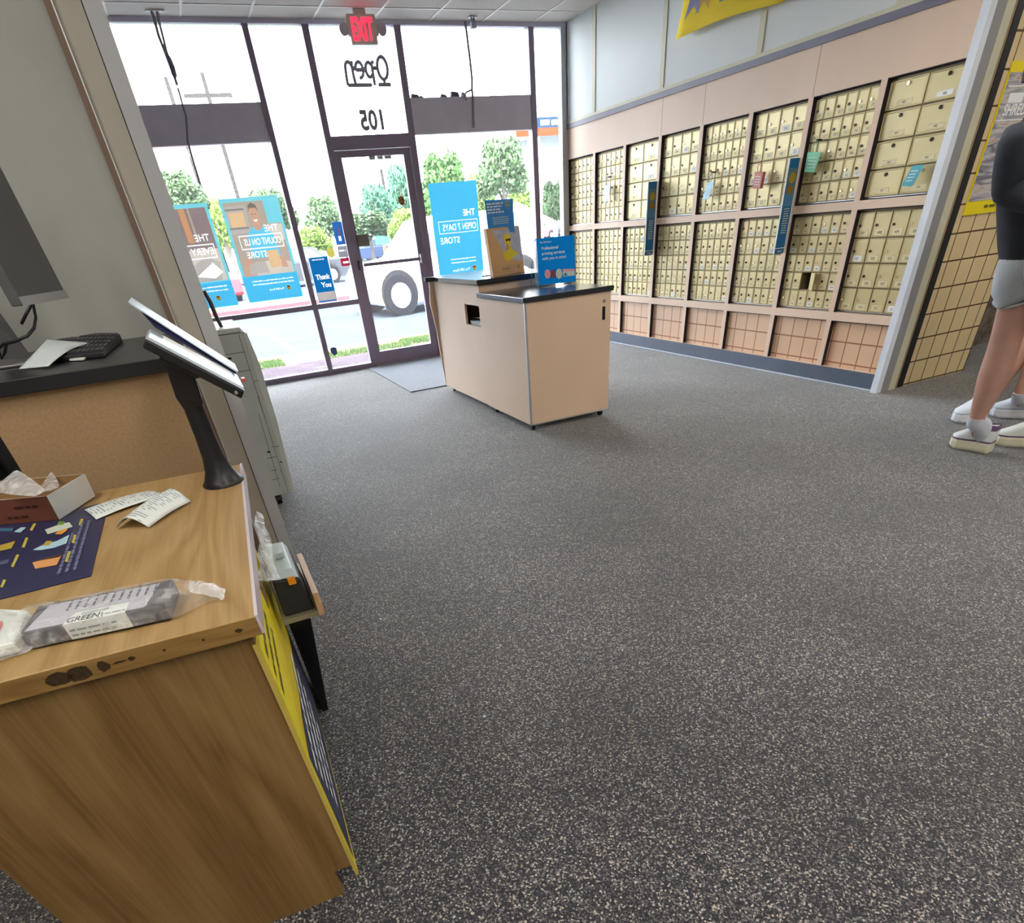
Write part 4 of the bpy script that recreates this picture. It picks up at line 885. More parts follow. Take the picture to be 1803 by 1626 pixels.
# ------------------------------------------------------------ things on the desk
def matprint(b, pts, mt, z): b.poly([at(px, py, 2, z) for px, py in pts], mt)
a = [at(px, py, 2, ZD+.0012) for px, py in ((0, 1056), (160, 1015), (192, 884), (20, 910))]
A, B_, C_ = a[0], a[1], a[2]; A = B_+(A-B_).normalized()*.30; Dd = A+(C_-B_)
t = thing('counter_mat', 'navy printed counter mat with little pictures of parcels and yellow captions', 'mat', (A+C_)/2)
b = MB(); b.slab([p+Z*.0009 for p in (A, B_, C_, Dd)], -Z, .0015, M('mat_navy', '2a2c50', .4)); b.build('mat_sheet', t)
b = MB(); zz = ZD+.0032
m_o = M('mat_orange', 'd79a62', .5); m_g = M('mat_gold', 'b8a040', .5); m_lb = M('mat_ltblue', 'a9cfdf', .5); m_gn = M('mat_green', '6f9a3a', .5); m_am = M('mat_amber', 'e0a040', .5)
matprint(b, [(57, 991), (62, 1002), (100, 995), (108, 978)], m_o, zz); matprint(b, [(60, 990), (72, 985), (108, 977), (105, 981)], M('mat_brownish', '6a4a35', .5), zz)
matprint(b, [(57, 969), (75, 960), (100, 953), (122, 942), (117, 957), (95, 965), (72, 969)], m_lb, zz); matprint(b, [(74, 961), (82, 953), (92, 953), (86, 961)], m_g, zz+.0003)
matprint(b, [(79, 933), (84, 941), (128, 928), (122, 920), (110, 922)], m_ltg, zz); matprint(b, [(96, 941), (104, 935), (120, 930), (117, 935), (108, 941)], m_am, zz+.0003); matprint(b, [(100, 925), (104, 918), (114, 919), (112, 924)], m_gn, zz+.0003)
matprint(b, [(-6, 962), (-6, 972), (20, 966), (27, 953)], m_g, zz); matprint(b, [(24, 937), (37, 929), (46, 929), (36, 938)], m_lb, zz); matprint(b, [(-8, 936), (-6, 931), (24, 930), (22, 936)], M('mat_blue', '3d6a8c', .5), zz); matprint(b, [(-6, 990), (-6, 997), (14, 992), (16, 985)], M('mat_violet', '55597a', .5), zz)
for c in ((141, 921, 144, 917), (129, 952, 132, 945), (117, 985, 122, 974), (55, 930, 61, 925), (41, 960, 47, 950), (22, 994, 31, 980), (3, 1030, 8, 1024)):
    matprint(b, [(c[0]-3, c[1]+4), (c[0]+2, c[1]+5), (c[2]+3, c[3]-3), (c[2]-2, c[3]-3)], M('mat_caption', 'b7b04a', .5), zz)
u = (C_-B_).normalized(); v = Z.cross(u)
for i in range(3): b.words(B_+u*.05+v*(.03+.014*i)+Z*.0018, u, v, .3 if i < 2 else .24, .007, M('mat_smallprint', '6a6e96', .5), seed=60+i, off=.0003)
b.build('mat_print', t)
# kraft and white box with plastic sleeves
bz = ZD+.002; f1 = at(104, 915, 2, bz+.002); r1 = at(169, 877, 2, bz); l1 = at(0, 925, 2, bz); dl = (l1-f1).normalized(); dr_ = (r1-f1).normalized(); dr_ = Vector((-dl.y, dl.x, 0)) if Vector((-dl.y, dl.x, 0)).dot(dr_) > 0 else Vector((dl.y, -dl.x, 0))
hb = .058; wl_ = .26; dp = .155; P0 = f1+dl*wl_; P1 = f1; P2 = f1+dr_*dp; P3 = P0+dr_*dp
for p in (P0, P1, P2, P3): p.z = ZD+.003
t = thing('open_carton', 'open carton with a dark red-brown front and white end, clear sleeves inside', 'box', (P0+P2)/2)
b = MB(); m_rb = M('carton_redbrown', '6b3a2c', .7, noise=.08); m_cw = M('carton_white', 'd9dcda', .7); m_kr = M('carton_kraft', '9a7850', .8); th = .0025
cI = (P0+P2)/2
def wallq(p, q, mt, mi_, lean=.0):
    n_ = ((p+q)/2-cI).normalized(); n_.z = 0
    d_ = (q-p).normalized(); nn_ = Vector((d_.y, -d_.x, 0)); nn_ = nn_ if nn_.dot(n_) > 0 else -nn_
    top = Z*hb+nn_*lean
    b.poly([p, q, q+top, p+top], mt); b.poly([p-nn_*th, q-nn_*th, q+top-nn_*th, p+top-nn_*th], mi_); b.poly([p+top, q+top, q+top-nn_*th, p+top-nn_*th], m_cw)
wallq(P0, P1, m_rb, m_kr, .0); wallq(P1, P2, m_cw, m_kr, .004); wallq(P2, P3, m_kr, m_kr, .0); wallq(P3, P0, m_cw, m_kr)
b.poly([P0+Z*.002, P1+Z*.002, P2+Z*.002, P3+Z*.002], m_kr); b.build('carton_body', t)
b = MB(); n_ = Vector((dl.y, -dl.x, 0))
for i in range(2):
    q_ = P1+dl*(.09+.03*i)-dr_*.0008; b.words(q_+Z*(.035-.022*i), -dl, Z, .06, .006, M('carton_print', '33130c', .8), seed=i, off=.0005)
b.build('carton_print', t)
t = thing('plastic_sleeve', 'frosted clear sleeve leaning in the open carton, the longer one', 'sleeve', P0+Z*.02, 0, 'plastic sleeves in the carton')
m_fr = clear_plastic('frosted_sleeve', .55, (.78, .80, .82))
for nm, pts, s_ in (('sleeve_film', [(-20, 868), (30, 826), (84, 866), (60, 876)], 2),):
    q = [at(px, py, 2, ZD+.075) if i != 1 else at(px, py, 2, ZD+.11) for i, (px, py) in enumerate(pts)]; crumple(nm, grid(*q, 4, 4, .01), m_fr, t, .003, s_)
b = MB(); q = [at(px, py, 2, ZD+.07) for px, py in ((66, 868), (91, 829), (106, 858), (88, 866))]; 
o = crumple('plastic_sleeve', grid(*q, 3, 3, .004), m_fr, None, .002, 4); tag(o, 'short pointed clear sleeve standing in the open carton beside its white end', 'sleeve', 'plastic sleeves in the carton')
# till receipts
def receipt(pts, arch, label, seed):
    """pts: near-left, near-right, far-right, far-left on the photograph, all at desk height; arch = height of the curl"""
    q = [at(px, py, 2, ZD+.002) for px, py in pts]; nu, nv = 12, 10; rows = []
    for j in range(nv+1):
        v = j/nv; r_ = []
        for i in range(nu+1):
            u_ = i/nu; p = (q[0]*(1-u_)+q[1]*u_)*(1-v)+(q[3]*(1-u_)+q[2]*u_)*v
            r_.append(p+Z*(.0015+arch*math.sin(u_*math.pi)+.004*math.sin(v*math.pi)))
        rows.append(r_)
    t = thing('till_receipt', label, 'receipt', q[0], 0, 'till receipts on the desk')
    mb = MB(); mb.loft(rows, M('receipt_paper', 'dfe7e6', .7), caps=False, closed=False); o = mb.build('paper', t); s = o.modifiers.new('s', 'SOLIDIFY'); s.thickness = .0004
    mb = MB(); mi_ = M('receipt_ink', '9aa6ac', .8); rn = random.Random(seed)
    for j in range(nv):
        for k in range(2):
            for i in range(2, nu-2):
                if rn.random() < .55:
                    A_, B2, C2, D2 = rows[j][i], rows[j][i+1], rows[j+1][i+1], rows[j+1][i]; f0 = .1+.5*k; f1_ = f0+.18
                    mb.poly([A_.lerp(D2, f0)+Z*.0007, B2.lerp(C2, f0)+Z*.0007, B2.lerp(C2, f1_)+Z*.0007, A_.lerp(D2, f1_)+Z*.0007], mi_)
    mb.build('receipt_print', t)
receipt([(149, 899), (170, 916), (291, 874), (262, 865)], .004, 'flatter white till receipt, its near end resting on the navy mat', 1)
receipt([(204, 932), (263, 930), (337, 884), (287, 874)], .024, 'arched white till receipt on bare oak nearer the black display stand', 2)
# bagged black and grey packet with the GREEN label
f0 = at(52, 1145, 2, ZD+.002); f1 = at(303, 1092, 2, ZD+.002); U = (f1-f0).normalized(); V = Vector((-U.y, U.x, 0)); wl_ = (f1-f0).length; dp = .095; hb = .030
t = thing('bagged_packet', 'dark packet with grey top and a white label reading GREEN, wrapped in clear plastic', 'packet', f0+U*wl_/2)
b = MB(); lo = [f0, f1, f1+V*dp, f0+V*dp]; b.hexa(lo, [p+Z*hb for p in lo], M('packet_dark', '3f3a44', .45)); b.build('packet_body', t, bevel=.003)
b = MB(); T = f0+Z*(hb+.0005); m_pk = M('packet_grey', 'b9bac6', .5)
b.poly([T+U*.008+V*.004, T+U*(wl_-.03)+V*.004, T+U*(wl_-.02)+V*(dp-.008), T+U*.02+V*(dp-.008)], m_pk)
for i in range(11):
    x_ = .055+.0135*i; b.words(T+U*x_+V*(dp-.018)+Z*.0003, -V, U, .028, .0045, M('packet_ink', '5c5a66', .7), seed=i, off=.0003) ; b.words(T+U*x_+V*(dp-.010)+Z*.0003, -V, U, .004, .004, M('packet_ink'), seed=i+30, off=.0003)
b.build('packet_print', t)
b = MB(); m_lw = M('label_white', 'e3eae8', .5); x0_, x1_ = wl_*.30, wl_*.73
b.poly([T+U*x0_-V*.0015+Z*.0006, T+U*x1_-V*.0015+Z*.0006, T+U*(x1_)+V*.034+Z*.0006, T+U*(x0_+.01)+V*.034+Z*.0006], m_lw)
F = f0-V*.0012
b.poly([F+U*x0_+Z*.003, F+U*x1_+Z*.003, F+U*x1_+Z*(hb+.001), F+U*x0_+Z*(hb+.001)], m_lw)
b.build('label', t)
b = MB(); b.text('GREEN', T+U*(x0_+.004)+V*.002+Z*.001, U, V, .016, M('ink_black', '1d1d22', .6), bold=.02, w=.048)
b.words(T+U*(x0_+.06)+V*.006+Z*.001, U, V, .03, .004, m_ink, seed=3, off=.0002)
b.box(T+U*(x0_+.056)+Z*.0008, T+U*(x0_+.0566)+V*.014+Z*.0012, m_ink)
for i in range(14): b.poly([T+U*(x0_+.022+.003*i)+V*.021+Z*.0009, T+U*(x0_+.0235+.003*i)+V*.021+Z*.0009, T+U*(x0_+.0235+.003*i)+V*.030+Z*.0009, T+U*(x0_+.022+.003*i)+V*.030+Z*.0009], M('barcode_grey', '8b8f92', .6))
for i in range(2): b.words(F+U*(x0_+.004)+Z*(.008+.009*i)-V*.0006, U, Z, .07, .004, M('barcode_grey'), seed=7+i, off=.0004)
b.build('label_print', t)
hh = hb+.004; g_ = []
for j, (v_, z_) in enumerate(((-.008, .002), (-.006, hb*.6), (.0, hh), (dp*.5, hh+.003), (dp, hh), (dp+.006, hb*.6), (dp+.008, .002))):
    row = []
    for i in range(15):
        uu = i/14; x_ = -.012+(wl_+.085)*uu; k = 1 if x_ < wl_-.0 else max(.15, 1-(x_-wl_)/.085); zc = z_*k+.003; vv = dp/2+(v_-dp/2)*(k*.8+.2)+(0 if k == 1 else .01*(1-k))
        row.append(f0+U*x_+V*vv+Z*zc)
    g_.append(row)
crumple('plastic_wrap', g_, clear_plastic('wrap_film', .12), t, .0035, 8)
q = f1+U*.03+V*.045+Z*.02; crumple('wrap_tail', grid(q, f1+U*.085+V*.02+Z*.004, f1+U*.075+V*.06+Z*.012, f1+U*.02+V*.10+Z*.02, 5, 5, .012), clear_plastic('wrap_tail_film', .4), t, .008, 9)
# second bag at the left edge
t = thing('bagged_item', 'clear bag with a white item marked in red, at the left edge of the desk', 'bag', at(10, 1120, 2, ZD))
b = MB(); q = [at(px, py, 2, ZD+.003) for px, py in ((-60, 1175), (40, 1150), (62, 1090), (-40, 1085))]; b.hexa(q, [p+Z*.02 for p in q], M('item_white', 'd5dcd8', .6)); b.build('item_body', t, bevel=.006)
b = MB(); q = [at(px, py, 2, ZD+.0242) for px, py in ((-20, 1108), (0, 1112), (5, 1100), (4, 1094), (-20, 1093))]; b.poly(q, M('item_red', 'c2394a', .5)); b.build('red_mark', t)
q = [at(px, py, 2, z_) for px, py, z_ in ((-70, 1185, ZD+.004), (62, 1148, ZD+.004), (78, 1086, ZD+.012), (-60, 1072, ZD+.02))]; crumple('plastic_wrap', grid(*q, 8, 8, .032), clear_plastic('wrap_film2', .2), t, .005, 12)
# ------------------------------------------------------------ tilted customer display on its flared stand
sx, sy = -.081, 1.70
t = thing('customer_display', 'black flared pole stand with tilted customer display tray and pale lid', 'display', (sx, sy, ZD))
b = MB(); b.lathe([(.052, ZD+.0005), (.052, ZD+.004), (.045, ZD+.012), (.034, ZD+.035), (.027, ZD+.07), (.024, ZD+.12), (.023, ZD+.19), (.025, ZD+.205)], (sx, sy, 0), m_black, 28); b.build('pole', t)
a0 = Vector((-.128, 0, 1.160)); a1 = Vector((.030, 0, 1.033)); du = (a1-a0).normalized(); dn = Vector((-du.z, 0, du.x)); L_ = (a1-a0).length; dn = dn if dn.z > 0 else -dn
def TP(u_, y, n_): return a0+du*u_+dn*n_+Y*y
b = MB(); b.hexa([TP(.035, 1.64, -.012), TP(.11, 1.64, -.012), TP(.11, 1.76, -.012), TP(.035, 1.76, -.012)][::-1], [TP(.03, 1.64, .001), TP(.12, 1.64, .001), TP(.12, 1.76, .001), TP(.03, 1.76, .001)][::-1], m_black)
b.loft([[TP(.04, 1.665, -.01), TP(.105, 1.665, -.01), TP(.105, 1.735, -.01), TP(.04, 1.735, -.01)], [Vector((sx-.028, sy-.03, ZD+.215)), Vector((sx+.026, sy-.03, ZD+.20)), Vector((sx+.026, sy+.03, ZD+.20)), Vector((sx-.028, sy+.03, ZD+.215))], [Vector((sx-.022, sy-.022, ZD+.19)), Vector((sx+.022, sy-.022, ZD+.19)), Vector((sx+.022, sy+.022, ZD+.19)), Vector((sx-.022, sy+.022, ZD+.19))]], m_black, smooth=False)
b.build('bracket', t, bevel=.004)
b = MB(); yf0, yf1 = 1.60, 1.80
b.hexa([TP(0, yf0, 0), TP(L_, yf0, 0), TP(L_, yf1, 0), TP(0, yf1, 0)][::-1], [TP(0, yf0, .020), TP(L_, yf0, .020), TP(L_, yf1, .020), TP(0, yf1, .020)][::-1], m_black); b.build('tray', t, bevel=.004)
b = MB(); b.hexa([TP(.0, yf0, .0205), TP(L_, yf0, .0205), TP(L_, yf1, .0205), TP(.0, yf1, .0205)][::-1], [TP(.004, yf0+.004, .026), TP(L_-.004, yf0+.004, .026), TP(L_-.004, yf1-.004, .026), TP(.004, yf1-.004, .026)][::-1], M('bezel_silver', 'c7d3df', .3, .3)); b.build('bezel', t)
b = MB(); m_scr = M('display_screen', 'd9dcd8', .25, emit=.25)
b.poly([TP(.03, yf0+.015, .0268), TP(L_-.02, yf0+.015, .0268), TP(L_-.02, yf1-.015, .0268), TP(.03, yf1-.015, .0268)], m_scr)
b.build('screen', t)
b = MB(); b.hexa([TP(.01, yf1-.02, .034), TP(L_-.01, yf1-.02, .028), TP(L_-.01, yf1, .028), TP(.01, yf1, .034)][::-1], [TP(-.025, yf1+.0, .050), TP(L_-.012, yf1+.0, .034), TP(L_-.012, yf1+.02, .034), TP(-.025, yf1+.02, .050)][::-1], M('lid_navy', '2b2c50', .3)); b.build('hinge_bar', t)
b = MB(); b.hexa([TP(-.045, yf1-.01, .052), TP(L_-.008, yf1-.03, .034), TP(L_-.008, yf1+.10, .036), TP(-.045, yf1+.10, .056)][::-1], [TP(-.05, yf1-.01, .055), TP(L_-.008, yf1-.03, .038), TP(L_-.008, yf1+.10, .040), TP(-.05, yf1+.10, .060)][::-1], M('lid_pale', 'c3d4e2', .3)); b.build('lid', t)
b = MB(); q = TP(L_-.015, yf0-.001, .008); b.tube([q, q-Y*.002], .004, m_metal, 10); b.build('screw', t)
b = MB(); q = TP(L_+.004, yf0+.12, .024); b.box(q, q+Vector((.008, .02, .008)), M('tip_red', 'd8524e', .4)); b.build('indicator', t)
# ------------------------------------------------------------ back counter with the computer
m_pb = M('particle_board', 'a98c68', .9, noise=.1, nscale=140); m_ct2 = M('counter_black', '1f1f23', .3)
t = thing('back_counter', 'particle-board back counter with thick black top against the grey wall', 'counter', (-.4, 2.3, 0))
b = MB(); b.box((-.565, 1.985, 0), (-.112, 2.64, 1.065), m_pb); b.build('carcass', t)
b = MB(); b.box((-1.5, 1.965, 1.066), (-.104, 2.655, 1.10), m_ct2); b.build('counter_top', t, bevel=.002)
b = MB(); b.box((-.59, 1.99, 0), (-.566, 2.64, 1.065), m_black); b.build('side_panel', t)
b = MB(); b.box((-1.4, 2.2, 0), (-.8, 2.64, 1.06), m_wall); b.build('left_cabinet', t)
# monitor
t = thing('monitor', 'grey flat monitor on an aluminium foot standing on the black back counter', 'monitor', (-.53, 2.38, 1.1))
A0 = at(41, 539, 1, 2.17); A1 = at(120, 524, 1, 2.40); T1 = at(9, 330, 1, 2.40); T1.x = A1.x-.0
hM = .36; lean = Vector((-.02, 0, 0)); u_ = (A1-A0); A1.z = A0.z+.0; u_ = A1-A0; uw = u_.normalized(); nn_ = Vector((uw.y, -uw.x, 0)); A1 = A0+uw*.30; A1 = at(120, 524, 1, 2.40); A1.z = A0.z
b = MB(); up = Z*.31+Vector((-.012, 0, 0)); b.hexa([A0, A1, A1-nn_*.03, A0-nn_*.03], [A0+up, A1+up, A1+up-nn_*.03, A0+up-nn_*.03], M('monitor_grey', '5b5c5e', .5)); b.build('panel', t, bevel=.004)
b = MB(); b.hexa([A0+nn_*.0015-Z*.0, A1+nn_*.0015, A1+nn_*.0002, A0+nn_*.0002], [A0+nn_*.0015+Z*.02, A1+nn_*.0015+Z*.02, A1+nn_*.0002+Z*.02, A0+nn_*.0002+Z*.02], M('monitor_silver', 'b3b6bd', .3, .5)); b.build('chin', t)
b = MB(); m_st = M('stand_grey', '77767a', .4, .4)
p = [at(-22, 560, 1, 2.40), at(24, 560, 1, 2.33), at(58, 632, 1, 2.36), at(2, 638, 1, 2.44)]
for k in (2, 3): p[k].z = 1.108
tp = [Vector((p[2].x-.03, 2.33, 1.33)), Vector((p[3].x-.01, 2.42, 1.33))]
b.hexa([p[2], p[2]+Vector((-.01, .02, 0)), p[3]+Vector((-.01, .01, 0)), p[3]][::-1], [tp[0], tp[0]+Vector((-.01, .02, 0)), tp[1]+Vector((-.01, .01, 0)), tp[1]][::-1], m_st); b.build('neck', t)
b = MB(); b.box((-.70, 2.24, 1.1005), (-.47, 2.42, 1.108), m_st); b.build('foot', t, bevel=.003)
def wire(name, label, pxs, yy, r, ground=False):
    b = MB(); b.tube([at(px, py, 1, y_) for px, py, y_ in pxs], r, m_black, 6); tag(b.build(name), label, 'cable')
wire('monitor_cable', 'black cable looping down behind the grey monitor to the counter', [(56, 535, 2.38), (45, 555, 2.36), (38, 570, 2.38)], 0, .004)
wire('monitor_cable', 'long black cable curling across the grey monitor neck', [(58, 535, 2.34), (63, 560, 2.31), (60, 578, 2.28), (48, 592, 2.26), (25, 602, 2.27), (6, 606, 2.28), (-4, 615, 2.3), (3, 632, 2.32), (9, 620, 2.31), (11, 605, 2.3)], 0, .004)
# paper sheet, keyboard, glasses on the counter
t = at(35, 650, 2, 1.102)
q = [at(33, 650, 2, 1.102), at(85, 645, 2, 1.106), at(163, 604, 2, 1.118), at(83, 598, 2, 1.15)]
rows = []
for j in range(9):
    v = j/8; r_ = []
    for i in range(9):
        w_ = i/8; p = (q[0]*(1-w_)+q[1]*w_)*(1-v)+(q[3]*(1-w_)+q[2]*w_)*v; r_.append(p+Z*(.010*math.sin(v*math.pi)*w_))
    rows.append(r_)
b = MB(); b.loft(rows, M('sheet_white', 'd3dee2', .8), caps=False, closed=False); o = b.build('paper_sheet'); s = o.modifiers.new('s', 'SOLIDIFY'); s.thickness = .0006; tag(o, 'loose white paper sheet draped over the keyboard on the back counter', 'paper')
ka, kb, kc, kd = at(70, 641, 2, 1.101), at(184, 629, 2, 1.101), at(216, 601, 2, 1.101), at(120, 600, 2, 1.101)
t = thing('keyboard', 'black computer keyboard near the right end of the back counter', 'keyboard', (ka+kc)/2)
b = MB(); b.hexa([ka, kb, kc, kd], [p+Z*z_ for p, z_ in ((ka, .012), (kb, .012), (kc, .022), (kd, .022))], M('keyboard_black', '232328', .5)); b.build('keyboard_base', t, bevel=.002)
b = MB(); mk = M('keys_grey', '3b3b42', .5)
for j in range(5):
    for i in range(14):
        def G(u0, v0, h): p = (ka*(1-u0)+kb*u0)*(1-v0)+(kd*(1-u0)+kc*u0)*v0; return p+Z*(.0125+.010*v0+h)
        u0, u1, v0, v1 = (i+.1)/14, (i+.9)/14, (j+.12)/5*.94+.03, (j+.88)/5*.94+.03
        b.hexa([G(u0, v0, 0), G(u1, v0, 0), G(u1, v1, 0), G(u0, v1, 0)], [G(u0, v0, .004), G(u1, v0, .004), G(u1, v1, .004), G(u0, v1, .004)], mk)
b.build('keys', t)
b = MB(); q = [at(px, py, 2, 1.102) for px, py in ((123, 636), (130, 629), (154, 630), (148, 635))]; b.slab([p+Z*.004 for p in q], -Z, .004, m_white); tag(b.build('mouse_pad_card', bevel=.001), 'small white card under the front of the keyboard', 'card')
b = MB(); b.tube([at(px, py, 1, 2.78-.16) for px, py in ((155, 603), (175, 596), (187, 592), (188, 597), (178, 602))], .0022, M('glasses_wire', '55524c', .4, .5), 6); tag(b.build('eyeglasses'), 'thin-framed folded eyeglasses behind the keyboard', 'glasses')
# ------------------------------------------------------------ copier behind the partition
t = thing('copier', 'tall pale grey floor-standing copier behind the wall end, seen edge on', 'copier', (-.15, 4.3, 0))
m_cp = M('copier_grey', 'bfc1b9', .5); m_cp2 = M('copier_grey_light', 'cfd0c8', .5); m_seam = M('copier_seam', '56585a', .7)
cyf = 3.94; cx1 = .228
b = MB(); b.slab([Vector((x, cyf, z)) for x, z in ((-.45, .07), (.178, .07), (.192, .5), (.20, .96), (-.45, .96))], Y, .66, m_cp); b.build('copier_body', t, bevel=.004)
b = MB(); b.slab([Vector((x, cyf+.012, z)) for x, z in ((.175, .075), (cx1-.03, .075), (cx1, .5), (cx1+.004, .80), (cx1-.012, .955), (.19, .96))], Y, .62, m_cp2); b.build('side_cover', t, bevel=.004)
b = MB(); b.box((-.45, cyf+.02, .962), (.19, cyf+.60, .985), m_cp2); b.box((-.45, cyf+.0, .955), (.205, cyf+.62, .962), m_seam); b.build('scanner_lid', t, bevel=.004)
b = MB(); ys_ = cyf-.0012
def seam(x0, z0, x1, z1, w=.0028):
    d_ = Vector((x1-x0, 0, z1-z0)).normalized(); n_ = Vector((-d_.z, 0, d_.x))*w/2; a_ = Vector((x0, ys_, z0)); c_ = Vector((x1, ys_, z1)); b.slab([a_-n_, c_-n_, c_+n_, a_+n_], Y, .002, m_seam)
seam(.158, .08, .172, .955); seam(.06, .87, .168, .87); seam(.06, .78, .168, .78); seam(.17, .72, .196, .722); seam(.12, .12, .138, .55); seam(.148, .36, .195, .355); seam(.10, .30, .155, .30); seam(.09, .17, .135, .17); seam(.10, .225, .135, .225); seam(.165, .64, .175, .64); seam(.165, .54, .165, .64)
b.box((.168, ys_-.002, .26), (.178, ys_, .268), m_black); b.box((.155, ys_-.002, .21), (.162, ys_, .216), m_seam); b.box((.115, ys_-.002, .33), (.13, ys_, .34), m_black); b.box((.075, ys_-.002, .845), (.095, ys_, .855), m_black)
b.build('panel_seams', t)
for x, y in ((.09, 3.99), (.12, 4.52), (-.38, 3.99), (-.38, 4.52)):
    b = MB(); b.tube([(x-.015, y, .032), (x+.015, y, .032)], .032, m_black, 14); b.box((x-.02, y-.02, .035), (x+.02, y+.02, .07), m_black); b.build('caster', t)
b = MB(); b.tube([at(359, 512, 1, 4.15), at(371, 533, 1, 4.15), at(380, 556, 1, 4.14), at(391, 578, 1, 4.12)], [.010, .012, .012, .009], M('arm_black', '2c2733', .4), 8); b.build('panel_arm', t)
# ------------------------------------------------------------ people at the right edge
m_skin = M('skin', 'c99c8a', .5, noise=.06, nscale=12); m_shirt = M('shirt_charcoal', '2e333d', .85, noise=.15, nscale=10, bump=.4, bscale=40); m_short = M('shorts_grey', 'b4babf', .85, noise=.06); m_hair = M('hair_brown', '3a2a20', .8)
m_sock = M('sock_white', 'd8dcea', .8); m_sole = M('sole_cream', 'e6e2c8', .6); m_upper_s = M('shoe_white', 'dfe6e6', .5); m_purple = M('shoe_purple', '6a4f7a', .5); m_sole2 = M('sole_white', 'e4e9f2', .5); m_lace = M('lace_white', 'e8ecf0', .6)
def jp(px, py, y, wpx):
    p = at(px, py, 1, y); dep = (p-CAMP).dot(AF); return p, wpx*.5*dep/FPX
def skin_body(name, nodes, edges, mt, parent, root=0, sub=2):
    me = bpy.data.meshes.new(name); o = bpy.data.objects.new(name, me); COL.objects.link(o); o.parent = parent
    off = parent.location
    me.from_pydata([tuple(n[0]-off) for n in nodes], edges, []); me.materials.append(mt); me.update()
    s = o.modifiers.new('skin', 'SKIN'); s.use_smooth_shade = True
    d = me.skin_vertices[0].data
    for i, n in enumerate(nodes):
        r = n[1] if isinstance(n[1], tuple) else (n[1], n[1]); d[i].radius = r; d[i].use_root = (i == root)
    ss = o.modifiers.new('sub', 'SUBSURF'); ss.levels = sub; ss.render_levels = sub
    return o
def hand(nodes, edges, wrist, d, side):
    """palm and five bent fingers continuing from the wrist node"""
    w = nodes[wrist][0]; d = d.normalized(); s_ = d.cross(Z).normalized() if abs(d.z) < .9 else X; n_ = s_.cross(d)
    palm = len(nodes); nodes.append((w+d*.05, (.026, .02))); edges.append((wrist, palm))
    for k in range(4):
        a = len(nodes); o_ = s_*(-.028+.019*k); L_ = (.026, .03, .028, .022)[k]
        nodes.append((w+d*.085+o_, .009)); nodes.append((w+d*(.085+L_)+o_-n_*.008*side, .008)); nodes.append((w+d*(.085+L_*1.6)+o_-n_*.024*side, .007))
        edges += [(palm, a), (a, a+1), (a+1, a+2)]
    a = len(nodes); nodes.append((w+d*.045+s_*.036, .0095)); nodes.append((w+d*.075+s_*.05-n_*.01*side, .008)); edges += [(palm, a), (a, a+1)]
def shoe(parent, heel, toe, solemt, uppermt, accent):
    d = (toe-heel); L_ = d.length; d.normalize(); s_ = Vector((-d.y, d.x, 0))
    def R(f, w, z): return heel+d*(L_*f)+s_*w*1.12+Z*z*1.22
    prof = [(0, .030), (.03, .038), (.2, .040), (.4, .036), (.6, .044), (.78, .048), (.92, .038), (1.0, .014)]
    def ring(z, k, flat=0): return [R(f, w*k, z+(.012*max(0, f-.8)*5 if z < .02 else 0)) for f, w in prof]+[R(f, -w*k, z+(.012*max(0, f-.8)*5 if z < .02 else 0)) for f, w in reversed(prof)]
    b = MB(); b.loft([ring(.004, .9), ring(.014, 1.03), ring(.042, 1.06), ring(.052, .97)], solemt, smooth=False); o = b.build('shoe_sole', parent)
    b = MB()
    def up(z, k, f0, f1, drop): 
        o_ = []
        for sg in (1, -1):
            seq = prof if sg == 1 else list(reversed(prof))
            for f, w in seq: ff = f0+(f1-f0)*f; o_.append(R(ff, sg*w*k, z*(1-drop*ff)))
        return o_
    b.loft([up(.048, 1.0, 0, 1, 0), up(.075, 1.0, .0, .98, .12), up(.105, .86, .01, .8, .25), up(.128, .66, .03, .55, .2)], uppermt)
    b.build('shoe_upper', parent)
    b = MB(); b.loft([up(.050, 1.02, 0, 1, 0), up(.058, 1.03, 0, .99, 0.02)], accent, caps=False); b.loft([up(.108, .86, .0, .5, .1), up(.131, .70, .02, .48, .1)], accent, caps=False); b.build('shoe_trim', parent)
    b = MB()
    for k in range(4):
        f = .42+.1*k; z = .118-.013*k; b.tube([R(f, -.022, z-.004), R(f, 0, z+.006), R(f, .022, z-.004)], .003, m_lace, 5)
    b.tube([R(.40, .0, .12), R(.36, .035, .142), R(.44, .045, .12), R(.41, .005, .12)], .0028, m_lace, 5); b.tube([R(.40, .0, .12), R(.37, -.035, .138), R(.45, -.045, .115), R(.41, -.005, .12)], .0028, m_lace, 5)
    b.build('laces', parent)
